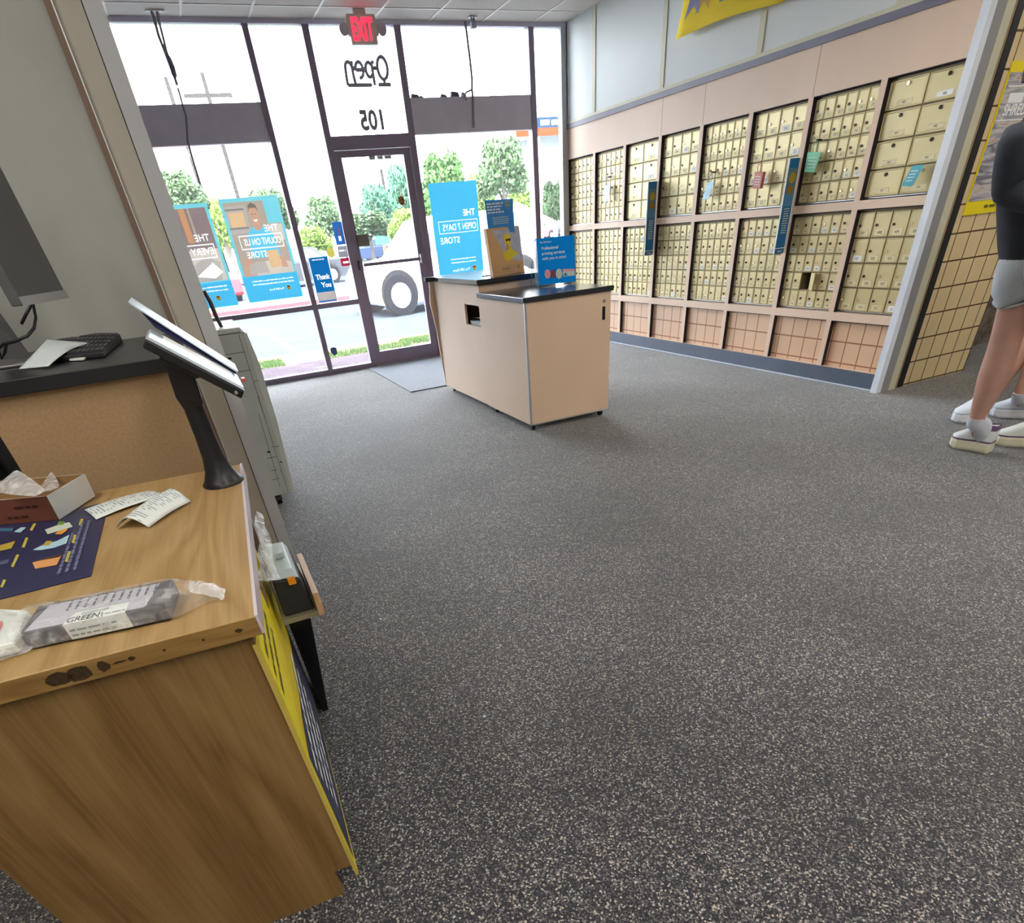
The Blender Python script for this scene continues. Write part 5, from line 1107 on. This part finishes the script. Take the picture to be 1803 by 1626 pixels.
def person(label, ya, J, shoes, solemt, uppermt, accent, arm):
    t = thing('person', label, 'person', (J['pel'][0], ya, 0), 0)
    nd = []; ed = []
    def N(k, y=None): p = J[k]; q = jp(p[0], p[1], p[3] if len(p) > 3 else ya, p[2]); nd.append(q); return len(nd)-1
    t.location = (jp(*J['pel'][:2], ya, 10)[0].x, ya, 0)
    pel, bel, ch, nk = N('pel'), N('belly'), N('chest'), N('neck'); ed += [(pel, bel), (bel, ch), (ch, nk)]
    h1 = N('head1'); h2 = N('head2'); ed += [(nk, h1), (h1, h2)]
    legs = []
    for s in 'ab':
        i = [N('hip'+s), N('knee'+s), N('calf'+s), N('ank'+s), N('heel'+s)]; ed += [(pel, i[0]), (i[0], i[1]), (i[1], i[2]), (i[2], i[3]), (i[3], i[4])]; legs.append(i)
    arms = []
    for s in arm:
        i = [N('sho'+s), N('elb'+s), N('wri'+s)]; ed += [(ch, i[0]), (i[0], i[1]), (i[1], i[2])]
        hand(nd, ed, i[2], nd[i[2]][0]-nd[i[1]][0], 1); arms.append(i)
    slim = {pel: .72, bel: .75, ch: .72}; slim.update({i[0]: .72 for i in legs}); slim.update({i[0]: .7 for i in arms}); slim.update({i[1]: .75 for i in arms}); slim.update({i[4]: .3 for i in legs}); slim.update({i[3]: .95 for i in legs})
    skin_body('body', [(p_, tuple(v_*slim.get(k_, 1) for v_ in r_) if isinstance(r_, tuple) else r_*slim.get(k_, 1)) for k_, (p_, r_) in enumerate(nd)], ed, m_skin, t, pel)
    # clothes: soft tubes a little larger than the body
    def T_(b, pts, mt, n=16, sq=1.0): b.tube([p for p, r_ in pts], [r_ for p, r_ in pts], mt, n)
    rr = lambda k: nd[k][1] if not isinstance(nd[k][1], tuple) else nd[k][1][0]
    b = MB(); hemp = nd[pel][0].lerp(nd[bel][0], -.12)
    T_(b, [(hemp, rr(pel)*1.12), (nd[pel][0].lerp(nd[bel][0], .3), rr(pel)*1.16), (nd[bel][0], rr(bel)*1.12), (nd[ch][0].lerp(nd[bel][0], .3), rr(ch)*1.1), (nd[ch][0], rr(ch)*1.1), (nd[ch][0].lerp(nd[nk][0], .55), rr(ch)*.9), (nd[ch][0].lerp(nd[nk][0], .85), rr(nk)*1.5), (nd[nk][0], rr(nk)*1.25)], m_shirt)
    for i in arms:
        s0, e0, w0 = nd[i[0]][0], nd[i[1]][0], nd[i[2]][0]
        T_(b, [(s0.lerp(nd[ch][0], .5), rr(i[0])*.9), (s0, rr(i[0])*1.3), (s0.lerp(e0, .5), rr(i[0])*1.25), (s0.lerp(e0, .85), rr(i[1])*1.3), (e0+(e0-w0).normalized()*.01, rr(i[1])*1.25), (e0.lerp(w0, .3), rr(i[1])*1.15), (e0.lerp(w0, .9), rr(i[2])*1.35)], m_shirt)
    b.build('shirt', t, subsurf=1)
    b = MB(); T_(b, [(nd[pel][0].lerp(nd[bel][0], .25), rr(pel)*.95), (nd[pel][0], rr(pel)*1.04), (nd[pel][0].lerp(nd[bel][0], -.6), rr(pel)*.9), (nd[pel][0].lerp(nd[bel][0], -.95), rr(pel)*.5)], m_short)
    for i in legs:
        h0, k0 = nd[i[0]][0], nd[i[1]][0]; hm = J.get('hem', .48)
        T_(b, [(h0.lerp(nd[pel][0], .4), rr(i[0])*1.0), (h0, rr(i[0])*1.17), (h0.lerp(k0, hm*.5), rr(i[0])*1.14), (h0.lerp(k0, hm*.96), rr(i[0])*1.13), (h0.lerp(k0, hm), rr(i[0])*1.14), (h0.lerp(k0, hm-.03), rr(i[0])*.9)], m_short)
    b.build('shorts', t, subsurf=1)
    b = MB(); hp = nd[h2][0]; rr_ = nd[h2][1]
    b.loft([[hp+Vector((math.cos(a)*rr_*k*1.05, math.sin(a)*rr_*k*1.12, z*rr_)) for a in [i*math.tau/16 for i in range(16)]] for k, z in ((1.0, -.3), (1.1, .2), (1.0, .7), (.7, 1.15), (.2, 1.35))], m_hair); b.build('hair', t, subsurf=1)
    b = MB(); f_ = Vector((-1, .2, 0)).normalized(); s_ = Z.cross(f_)
    for sg in (-1, 1): b.lathe([(.001, -.008), (.009, 0), (.001, .008)], hp+f_*rr_*.98+s_*sg*.03+Z*-.005, m_white, 8)
    b.loft([[hp+f_*(rr_*.95)+s_*w+Z*z for w, z in ((-.012, -.035), (.012, -.035), (.006, .01), (-.006, .01))], [hp+f_*(rr_*1.2)+Z*-.03+s_*w*.3 for w in (-.012, .012, .006, -.006)]], m_skin); b.poly([hp+f_*(rr_*1.0)+s_*w+Z*z for w, z in ((-.022, -.06), (.022, -.06), (.012, -.068), (-.012, -.068))], m_pink)
    b.build('face', t)
    for i, (hl, to) in zip(legs, shoes):
        shoe(t, Vector(hl), Vector(to), solemt, uppermt, accent)
        p = nd[i[3]][0]; b = MB(); q = Vector(hl)+(Vector(to)-Vector(hl)).normalized()*.06
        b.tube([Vector((q.x, q.y, .09)), p.lerp(Vector((q.x, q.y, .12)), .5), p, p.lerp(nd[i[2]][0], .07)], [nd[i[3]][1]*1.3, nd[i[3]][1]*1.28, nd[i[3]][1]*1.22, nd[i[3]][1]*1.12], m_sock, 14); b.build('sock', t)
    return t
J1 = dict(pel=(1828, 425, 96), belly=(1826, 370, 100), chest=(1828, 275, 108), neck=(1846, 190, 50), head1=(1850, 160, 52), head2=(1856, 120, 78),
          hipa=(1806, 455, 72), kneea=(1768, 612, 50), calfa=(1750, 662, 52), anka=(1718, 742, 23), heela=(1716, 770, 22),
          hipb=(1852, 455, 72, 1.95), kneeb=(1855, 600, 48, 1.93), calfb=(1850, 650, 42, 1.93), ankb=(1828, 742, 24, 1.93), heelb=(1826, 768, 22, 1.93),
          shoa=(1792, 225, 48), elba=(1776, 335, 40), wria=(1830, 360, 26, 1.95), shob=(1880, 235, 48, 1.95), elbb=(1890, 330, 40, 1.9), wrib=(1880, 370, 26, 1.8), hem=.44)
person('person standing with bare legs, grey shorts, dark long-sleeved top and cream-soled sneakers, nearest the camera', 2.08, J1,
       [((4.055, 1.99, 0), (4.02, 2.21, 0)), ((4.36, 1.86, 0), (4.22, 2.08, 0))], m_sole, m_upper_s, m_purple, 'ab')
J2 = dict(pel=(1895, 405, 80), belly=(1895, 350, 84), chest=(1898, 275, 90), neck=(1902, 205, 40), head1=(1904, 180, 42), head2=(1908, 145, 62),
          hipa=(1874, 435, 62), kneea=(1806, 588, 44), calfa=(1778, 640, 44), anka=(1736, 712, 22), heela=(1730, 733, 20),
          hipb=(1912, 435, 62, 2.3), kneeb=(1850, 570, 42, 2.3), calfb=(1830, 622, 38, 2.3), ankb=(1796, 698, 22, 2.3), heelb=(1794, 716, 20, 2.3),
          shoa=(1872, 235, 40), elba=(1860, 320, 32), wria=(1868, 385, 22), shob=(1935, 240, 40), elbb=(1940, 320, 32), wrib=(1940, 385, 22), hem=.45)
person('person farther behind, only shins and bluish-white laced sneakers in view', 2.42, J2,
       [((4.63, 2.40, 0), (4.46, 2.50, 0)), ((4.90, 2.22, 0), (4.76, 2.44, 0))], m_sole2, M('shoe_bluewhite', 'dbe6f4', .5), M('shoe_silver', 'aebccd', .4), 'ab')
# ------------------------------------------------------------ outdoors
def brick_mat(name, c1, c2, c3, sx, sy):
    mt = bpy.data.materials.new(name); mt.use_nodes = True; nt = mt.node_tree; L = nt.links; p = nt.nodes['Principled BSDF']
    g = nt.nodes.new('ShaderNodeNewGeometry'); br = nt.nodes.new('ShaderNodeTexBrick'); br.inputs['Color1'].default_value = lin(c1); br.inputs['Color2'].default_value = lin(c2); br.inputs['Mortar'].default_value = lin(c3)
    br.inputs['Scale'].default_value = 1; br.inputs['Brick Width'].default_value = sx; br.inputs['Row Height'].default_value = sy; br.inputs['Mortar Size'].default_value = .006
    L.new(g.outputs['Position'], br.inputs['Vector']); L.new(br.outputs['Color'], p.inputs['Base Color']); p.inputs['Roughness'].default_value = .9; p.inputs['Specular IOR Level'].default_value = 0; return mt
m_pav = brick_mat('brick_pavers', '5a5054', '4a4147', '332e34', .2, .1); m_asph = M('pale_asphalt', '3e444c', .95, noise=.1, nscale=2, spec=0); m_sand = M('sandy_verge', '6e5c4c', .9, spec=0, noise=.15, nscale=6); m_conc = M('kerb_concrete', '8a8680', .9)
m_grass = M('lawn_green', '44601f', .95, noise=.3, nscale=30); m_redk = M('kerb_red', '8c3038', .8); m_linep = M('parking_line', 'e8e4d8', .8)
GZ = -.10
def slab(name, x0, x1, y0, y1, z1, mt, z0=-.4): b = MB(); b.box((x0, y0, z0), (x1, y1, z1), mt); return struct(b, name)
slab('ground_outside', -60, 160, 11.3, 200, GZ-.02, m_asph); slab('sidewalk', -20, 40, SY+.06, 9.95, -.03, m_pav); slab('verge', -20, 40, 9.951, 11.05, -.05, m_sand); slab('kerb_near', -20, 40, 11.051, 11.2, -.04, m_conc)
slab('kerb_far', -20, 40, 22.0, 22.25, GZ+.08, m_redk); slab('island_lawn', -20, 40, 22.251, 26.5, GZ+.05, m_grass, GZ-.1); slab('far_lawn', -40, 160, 52, 58, GZ+.06, m_grass, GZ-.1)
def lawn(x0, x1, y0, y1, label, seed):
    r = random.Random(seed); b = MB(); mt = M('blade_green', '456b1c', .8, noise=.2)
    for i in range(1600):
        x, y = r.uniform(x0, x1), r.uniform(y0, y1); h = r.uniform(.02, .05); a = r.uniform(0, 3.14); w = .006; dx, dy = math.cos(a)*w, math.sin(a)*w
        b.add([(x-dx, y-dy, -.05), (x+dx, y+dy, -.05), (x+r.uniform(-.02, .02), y+r.uniform(-.02, .02), -.05+h)], [(0, 1, 2)], mt)
    tag(b.build('grass_patch'), label, 'grass', kind='stuff')
lawn(1.62, 2.9, 9.97, 10.6, 'short green grass between brick pavers and parking lot, by the door', 1); lawn(.2, .95, 10.0, 10.8, 'short green grass patch seen beside the grey copier', 2); lawn(2.9, 3.8, 10.2, 10.9, 'thin grass patch beyond the door glass at right', 3)
for i, (a, c) in enumerate((((470, 588), (520, 618)), ((700, 600), (640, 580)))):
    p, q = at(*a, 2, GZ-.015), at(*c, 2, GZ-.015)
    if i == 0: d = (q-p).normalized(); n_ = Vector((-d.y, d.x, 0))*.06; b = MB(); b.slab([p-n_, q-n_, q+n_, p+n_], -Z, .006, m_linep); struct(b, 'parking_line')
b = MB(); q = at(568, 646, 2, -.02); r = random.Random(2); b.poly([q+Vector((.09*math.cos(a*.7)*r.uniform(.7, 1), .05*math.sin(a*.7)*r.uniform(.7, 1), -.005)) for a in range(9)], M('dry_leaf', '9a8560', .9)); tag(b.build('dry_leaf'), 'dry brown leaf on the brick pavers outside, left of the door', 'leaf')
# trees
def crown_mesh(seed, n, blobs, ls):
    r = random.Random(seed); b = MB(); mt = M('f', '000000') if False else None
    vs = []; fs = []
    for i in range(n):
        cx, cy, cz, R_ = r.choice(blobs); 
        d = Vector((r.gauss(0, 1), r.gauss(0, 1), r.gauss(0, 1))).normalized()*R_*(r.random()**.4)
        p = Vector((cx, cy, cz))+Vector((d.x, d.y, d.z*.85)); u = Vector((r.gauss(0, 1), r.gauss(0, 1), r.gauss(0, .6))).normalized()*ls*r.uniform(.6, 1.2); v = u.orthogonal().normalized()*ls*.5; v.rotate(Matrix.Rotation(r.uniform(0, 6.28), 3, u.normalized()))
        o = len(vs); vs += [p-u, p+v, p+u, p-v]; fs.append((o, o+1, o+2, o+3))
    return vs, fs
BL = [[(0, 0, .55, .42), (.3, .1, .5, .32), (-.3, 0, .48, .33), (.1, -.25, .72, .3), (-.12, .2, .75, .28), (.42, 0, .4, .22), (-.45, .1, .36, .22)],
      [(0, 0, .5, .4), (.35, 0, .62, .25), (-.3, .1, .66, .28), (0, .1, .82, .22), (.22, -.1, .34, .28), (-.36, 0, .38, .24)]]
CR = [crown_mesh(1, 4200, BL[0], .055), crown_mesh(2, 2600, BL[1], .06), crown_mesh(3, 6500, BL[0], .055)]
GREENS = [M('leaf_mid', '40622c', .7, noise=.3, nscale=3), M('leaf_yellow', '648030', .7, noise=.3, nscale=3), M('leaf_grey', '48603c', .7, noise=.3, nscale=3), M('leaf_bluegreen', '3c6850', .7, noise=.3, nscale=3)]
m_bark = M('bark', '5a5048', .9, noise=.2)
def tree(px, pyt, pyb, hw, Yd, kind, col, label):
    top = at(px, pyt, 1, Yd); bot = at(px+4, pyb, 1, Yd); dep = (top-CAMP).dot(AF); R_ = hw*dep/FPX; hgt = max(1.0, top.z-bot.z)
    base = Vector((top.x, Yd, GZ)); t = thing('tree', label, 'tree', base, 0, 'trees beyond the parking lot')
    vs, fs = CR[kind]; z0 = bot.z
    b = MB(); b.add([Vector((base.x+v[0]*R_*1.25, Yd+v[1]*R_*1.25, z0+(v[2])*hgt)) for v in vs], fs, GREENS[col]); o = b.build('foliage', t)
    b = MB(); mid = z0+hgt*.5
    b.tube([Vector((base.x, Yd, GZ-.05)), Vector((base.x+.05*R_, Yd, GZ+(z0-GZ)*.6+.2)), Vector((base.x, Yd, mid))], [.035*hgt+.05, .028*hgt+.04, .01*hgt+.02], m_bark, 8)
    for a in (0, 2.1, 4.2): b.tube([Vector((base.x, Yd, max(GZ+.8, z0+.1*hgt))), Vector((base.x+.3*R_*math.cos(a), Yd+.3*R_*math.sin(a), z0+.45*hgt)), Vector((base.x+.55*R_*math.cos(a), Yd+.5*R_*math.sin(a), z0+.72*hgt))], [.018*hgt+.03, .012*hgt+.02, .02], m_bark, 6)
    b.build('trunk', t)
TR = [(300, 298, 400, 60, 34, 2, 2, 'grey-green tree at far left, above the half-hidden window poster'),
      (372, 345, 470, 36, 44, 0, 1, 'yellowish tree between the two left window posters'),
      (462, 330, 430, 62, 48, 0, 2, 'tree whose top rises over the poster of the man'),
      (561, 342, 440, 46, 42, 2, 2, 'round dark tree in the narrow pane left of the door'),
      (545, 398, 458, 42, 37, 2, 1, 'low light green bush-like tree above the blue Thank You sheet'),
      (655, 320, 430, 42, 52, 0, 3, 'conical blue-green tree in the left half of the door glass'),
      (702, 284, 430, 46, 58, 0, 3, 'tall pale green tree in the right half of the door glass'),
      (640, 372, 432, 70, 46, 2, 2, 'broad grey-green tree low in the door glass'),
      (712, 365, 432, 44, 40, 0, 1, 'bright green tree beside the shield sticker'),
      (775, 264, 420, 62, 44, 2, 0, 'large tree behind the plain sky-blue poster'),
      (880, 238, 372, 62, 36, 0, 2, 'tall airy tree with visible trunk at the right window'),
      (842, 300, 420, 40, 48, 0, 1, 'yellow-green tree left of the airy tall tree'),
      (918, 330, 412, 44, 62, 2, 1, 'low yellow-green tree behind the white pavilion'),
      (975, 316, 410, 34, 42, 2, 2, 'grey-green tree in the last narrow pane by the mailbox wall')]
for a in TR: tree(*a)
# poles
def pole(name, label, p0, p1, Yd, r, arm=None):
    a, c = at(*p0, 1, Yd), at(*p1, 1, Yd); t = thing(name, label, 'pole', (c.x, Yd, GZ)); b = MB(); b.tube([Vector((a.x, Yd, GZ-.05)), Vector((a.x, Yd, a.z))], [r*1.15, r*.9], M('pole_wood', '26221e', .9), 8); b.build('shaft', t)
    if arm:
        b = MB(); b.box((a.x-1.2, Yd-.06, a.z-.9), (a.x+1.2, Yd+.06, a.z-.75), M('pole_wood')); b.build('crossarm', t)
pole('utility_pole', 'thin bare utility pole at left, over the grey window beam', (291, 136), (352, 330), 45, .11); pole('utility_pole', 'utility pole with a crossarm, the right one of two', (355, 128), (408, 345), 45, .11, True)
pole('lamp_pole', 'tall dark lamp pole seen through the door glass', (671, 298), (684, 400), 55, .13)
b = MB()
for dz in (0, .25):
    pts = [Vector((x, 45+0*x, 8.0+dz-1.5*math.sin((x-4)/30*3.14))) for x in (4.2, 8, 12, 16, 20, 26, 34)]; b.tube(pts, .012, m_black, 4)
tag(b.build('power_line'), 'faint wires running right from the crossarm pole', 'wire')
# cars
m_win = M('car_glass', '3c444c', .1, .2); m_tyre = M('tyre', '1c1c20', .9, spec=.1); m_rim = M('rim', 'c9ccd2', .3, .7); m_lampr = M('tail_lamp', 'c23a3a', .3)
def car(label, pos, ang, paint, L_=4.6, H=1.45, suv=False, group='parked cars', detail=True):
    t = thing('car', label, 'car', (pos[0], pos[1], GZ-.02), ang, group); W_ = .9 if not suv else .97
    R = Matrix.Rotation(ang, 3, 'Z'); o = Vector((pos[0], pos[1], GZ-.02))
    def P(x, y, z): return o+R@Vector((x, y, z))
    hood = .62*H if not suv else .60*H; h = L_/2
    low = [(-h, .3), (-h, hood*.85), (-h+.15, hood+.02), (-h*.45, hood+.05), (h*.55, hood+.03), (h-.15, hood*.9), (h, hood*.72), (h, .32), (h-.2, .22), (-h+.2, .22)]
    b = MB(); rings = []
    for y, k in ((-W_, .94), (-W_*.97, 1), (W_*.97, 1), (W_, .94)): rings.append([P(x, y, .22+(z-.22)*k) for x, z in low])
    b.loft(rings, paint, smooth=False)
    rf = [(-h*.62, hood+.02), (-h*.38, H-.03), (-h*.2, H), (h*.18, H), (h*.30, H-.05), (h*.58, hood+.02)] if not suv else [(-h*.93, hood+.02), (-h*.82, H-.04), (-h*.6, H), (h*.2, H), (h*.32, H-.05), (h*.58, hood+.02)]
    rings = [[P(x, s*(W_-.08-.18*(z-hood)/(H-hood)), z) for x, z in rf] for s in (-1, 1)]
    b.loft(rings, paint, smooth=False); b.build('car_body', t, bevel=.03)
    b = MB(); zc = (hood+.06, H-.09)
    for s in (-1, 1):
        pr = [(rf[0][0]+.22, zc[0]), (rf[1][0]+.12, zc[1]), (rf[4][0]-.12, zc[1]), (rf[5][0]-.25, zc[0])]
        b.poly([P(x, s*(W_-.075-.18*(z-hood)/(H-hood)+.006), z) for x, z in (pr if s < 0 else pr[::-1])], m_win)
    for k0, k1, sg in ((0, 1, -1), (5, 4, 1)):
        (xa, z_a), (xb, z_b) = rf[k0], rf[k1]; f = lambda x, z, s, e: P(x+sg*.012, s*(W_-.16-.18*(z-hood)/(H-hood)), z+.012)
        a_, b_ = (xa+(xb-xa)*.12, z_a+(z_b-z_a)*.12), (xa+(xb-xa)*.9, z_a+(z_b-z_a)*.9); pts = [f(*a_, -1, 0), f(*a_, 1, 0), f(*b_, 1, 0), f(*b_, -1, 0)]; b.poly(pts, m_win)
    b.build('windows', t)
    rw = .33 if not suv else .39
    for x in (-h*.62, h*(.76 if suv else .64)):
        for s in (-1, 1):
            b = MB(); b.tube([P(x, s*(W_-.02), rw+.03), P(x, s*(W_+.008), rw+.03)], rw*1.15, M('wheel_arch', '101114', .9), 20); b.tube([P(x, s*(W_-.2), rw), P(x, s*(W_+.04), rw)], rw, m_tyre, 20); b.tube([P(x, s*(W_-.1), rw), P(x, s*(W_+.05), rw)], rw*.62, m_rim, 14); b.build('wheel', t)
    if detail:
        b = MB()
        for s in (-1, 1): b.box(P(-h-.01, s*W_*.78-.12, hood*.62), P(-h-.01, s*W_*.78-.12, hood*.62)+Vector((.03, .24, .14)), m_lampr)
        b.build('tail_lamps', t)
    return t
pc = M('paint_white', 'e9ebee', .3); w0 = at(712, 556, 2, GZ-.02)
ang = math.radians(180+6); fw = Vector((math.cos(ang), math.sin(ang), 0)); sd_ = Vector((-fw.y, fw.x, 0)); cpos = Vector((w0.x, w0.y, 0))-fw*(2.4*.76)-sd_*1.0
car('large white sport utility car parked just outside the door, front wheel showing', (cpos.x, cpos.y), ang, pc, 4.8, 1.75, True)
q = at(575, 500, 2, GZ-.02); car('dark grey sedan parked across the lot, behind the Thank You sheet', (q.x-1.2, q.y+.6), math.radians(190), M('paint_dark', '1c1f28', .5), 4.7, 1.42)
q = at(425, 500, 2, GZ-.02); q = Vector((1.15, 29, 0)); car('red car glimpsed between the two left window posters', (q.x-.6, q.y), math.radians(100), M('paint_red', 'd0303c', .35), 4.4, 1.4)
cols = [('navy', '1c2c4c'), ('silver', '70767e'), ('pale blue', '4c6c8c'), ('white', 'e6e8ec'), ('charcoal', '23262e'), ('blue', '20406c'), ('grey', '50565e'), ('maroon', '7d3a44')]
for i, px in enumerate((646, 664, 686, 704, 722, 842, 860, 945, 965, 985)):
    q = at(px, 443 if px < 800 else 430, 2, GZ); n_, c_ = cols[i % 8]
    place = ['left end of the row behind the door glass', 'next right of the navy one in the door glass', 'middle of the door glass', 'right part of the door glass', 'right edge of the door glass', 'right of the sky-blue poster', 'above the kraft display box', 'left in the last narrow pane', 'middle of the last narrow pane', 'right in the last narrow pane'][i]
    yy_ = (62, 66, 71, 76, 82, 72, 78, 70, 76, 82)[i]; q = at(px, 443 if px < 800 else 432, 1, yy_); car('far parked %s car, %s' % (n_, place), (q.x, yy_), math.radians(185+10*(i % 3)), M('paint_'+n_.replace(' ', '_'), c_, .35), 4.5, 1.5, False, 'far parked cars', False)
# white pavilion
g0, g1, gp = at(886, 402, 1, 40), at(985, 390, 1, 40), at(940, 362, 1, 40); cxp = (g0.x+g1.x)/2
t = thing('pavilion', 'white open pavilion with a pyramid roof beyond the parking lot at right', 'pavilion', (cxp, 42, GZ)); m_pv = M('pavilion_white', 'e2e4e6', .6)
b = MB(); zz = g0.z; hwx = (g1.x-g0.x)/2
b.add([(cxp-hwx, 40, zz), (cxp+hwx, 40, zz), (cxp+hwx, 40+2*hwx, zz), (cxp-hwx, 40+2*hwx, zz), (cxp, 40+hwx, gp.z+.3)], [(0, 1, 4), (1, 2, 4), (2, 3, 4), (3, 0, 4), (3, 2, 1, 0)], m_pv); b.build('roof', t)
for x, y in ((cxp-hwx+.2, 40.2), (cxp+hwx-.2, 40.2), (cxp-hwx+.2, 39.8+2*hwx), (cxp+hwx-.2, 39.8+2*hwx)): b = MB(); b.box((x-.1, y-.1, GZ), (x+.1, y+.1, zz), m_pv); b.build('post', t)
# shop building with its sign band at far right
t = thing('shop_building', 'pale shop front with blue and orange sign band, high in the last narrow pane', 'building', (20, 35, GZ)); bx0 = at(912, 300, 1, 35).x; bx1 = 30
m_bw = M('stucco_white', 'b9b9b7', .8)
sb = at(945, 226, 1, 35).z; so = at(945, 240, 1, 35).z; st_ = at(945, 207, 1, 35).z
b = MB(); b.box((bx0+1.0, 35, so), (bx1, 40, st_+1.6), m_bw); b.box((at(946, 300, 1, 35).x, 35.02, GZ), (at(953, 300, 1, 35).x, 36, so), M('post_grey', 'b9bec6', .6)); b.box((29, 35, GZ), (30, 40, so), m_bw); b.build('wall', t)
b = MB(); b.box((bx0, 34.96, sb), (bx1, 34.995, st_), M('band_blue', '1f3044', .8, spec=0)); b.box((bx0, 34.96, so), (bx1, 34.996, sb), M('band_orange', '74321c', .8, spec=0))
b.words(Vector((18.6, 34.95, (sb+st_)/2-.1)), X, Z, 1.4, .22, m_pw, seed=3, off=.01); b.words(Vector((18.4, 34.95, st_+.35)), X, Z, 1.5, .22, M('sign_grey', '6f767a', .7), seed=4, off=.01); b.words(Vector((18.7, 34.95, st_+.85)), X, Z, 1.2, .2, M('sign_grey'), seed=5, off=.01); b.build('sign_band', t)
# teal sign in the door view and blue bin
q = at(671, 408, 1, 50); t = thing('street_sign', 'small teal sign board low in the trees of the door view', 'sign', (q.x, 50, GZ)); b = MB(); b.box((q.x-.5, 49.95, q.z-.7), (q.x+.5, 50.05, q.z+.9), M('teal_board', '2fb89a', .6)); b.build('board', t); b = MB(); b.box((q.x-.05, 49.97, GZ), (q.x+.05, 50.03, q.z-.7), m_bark); b.build('post', t)
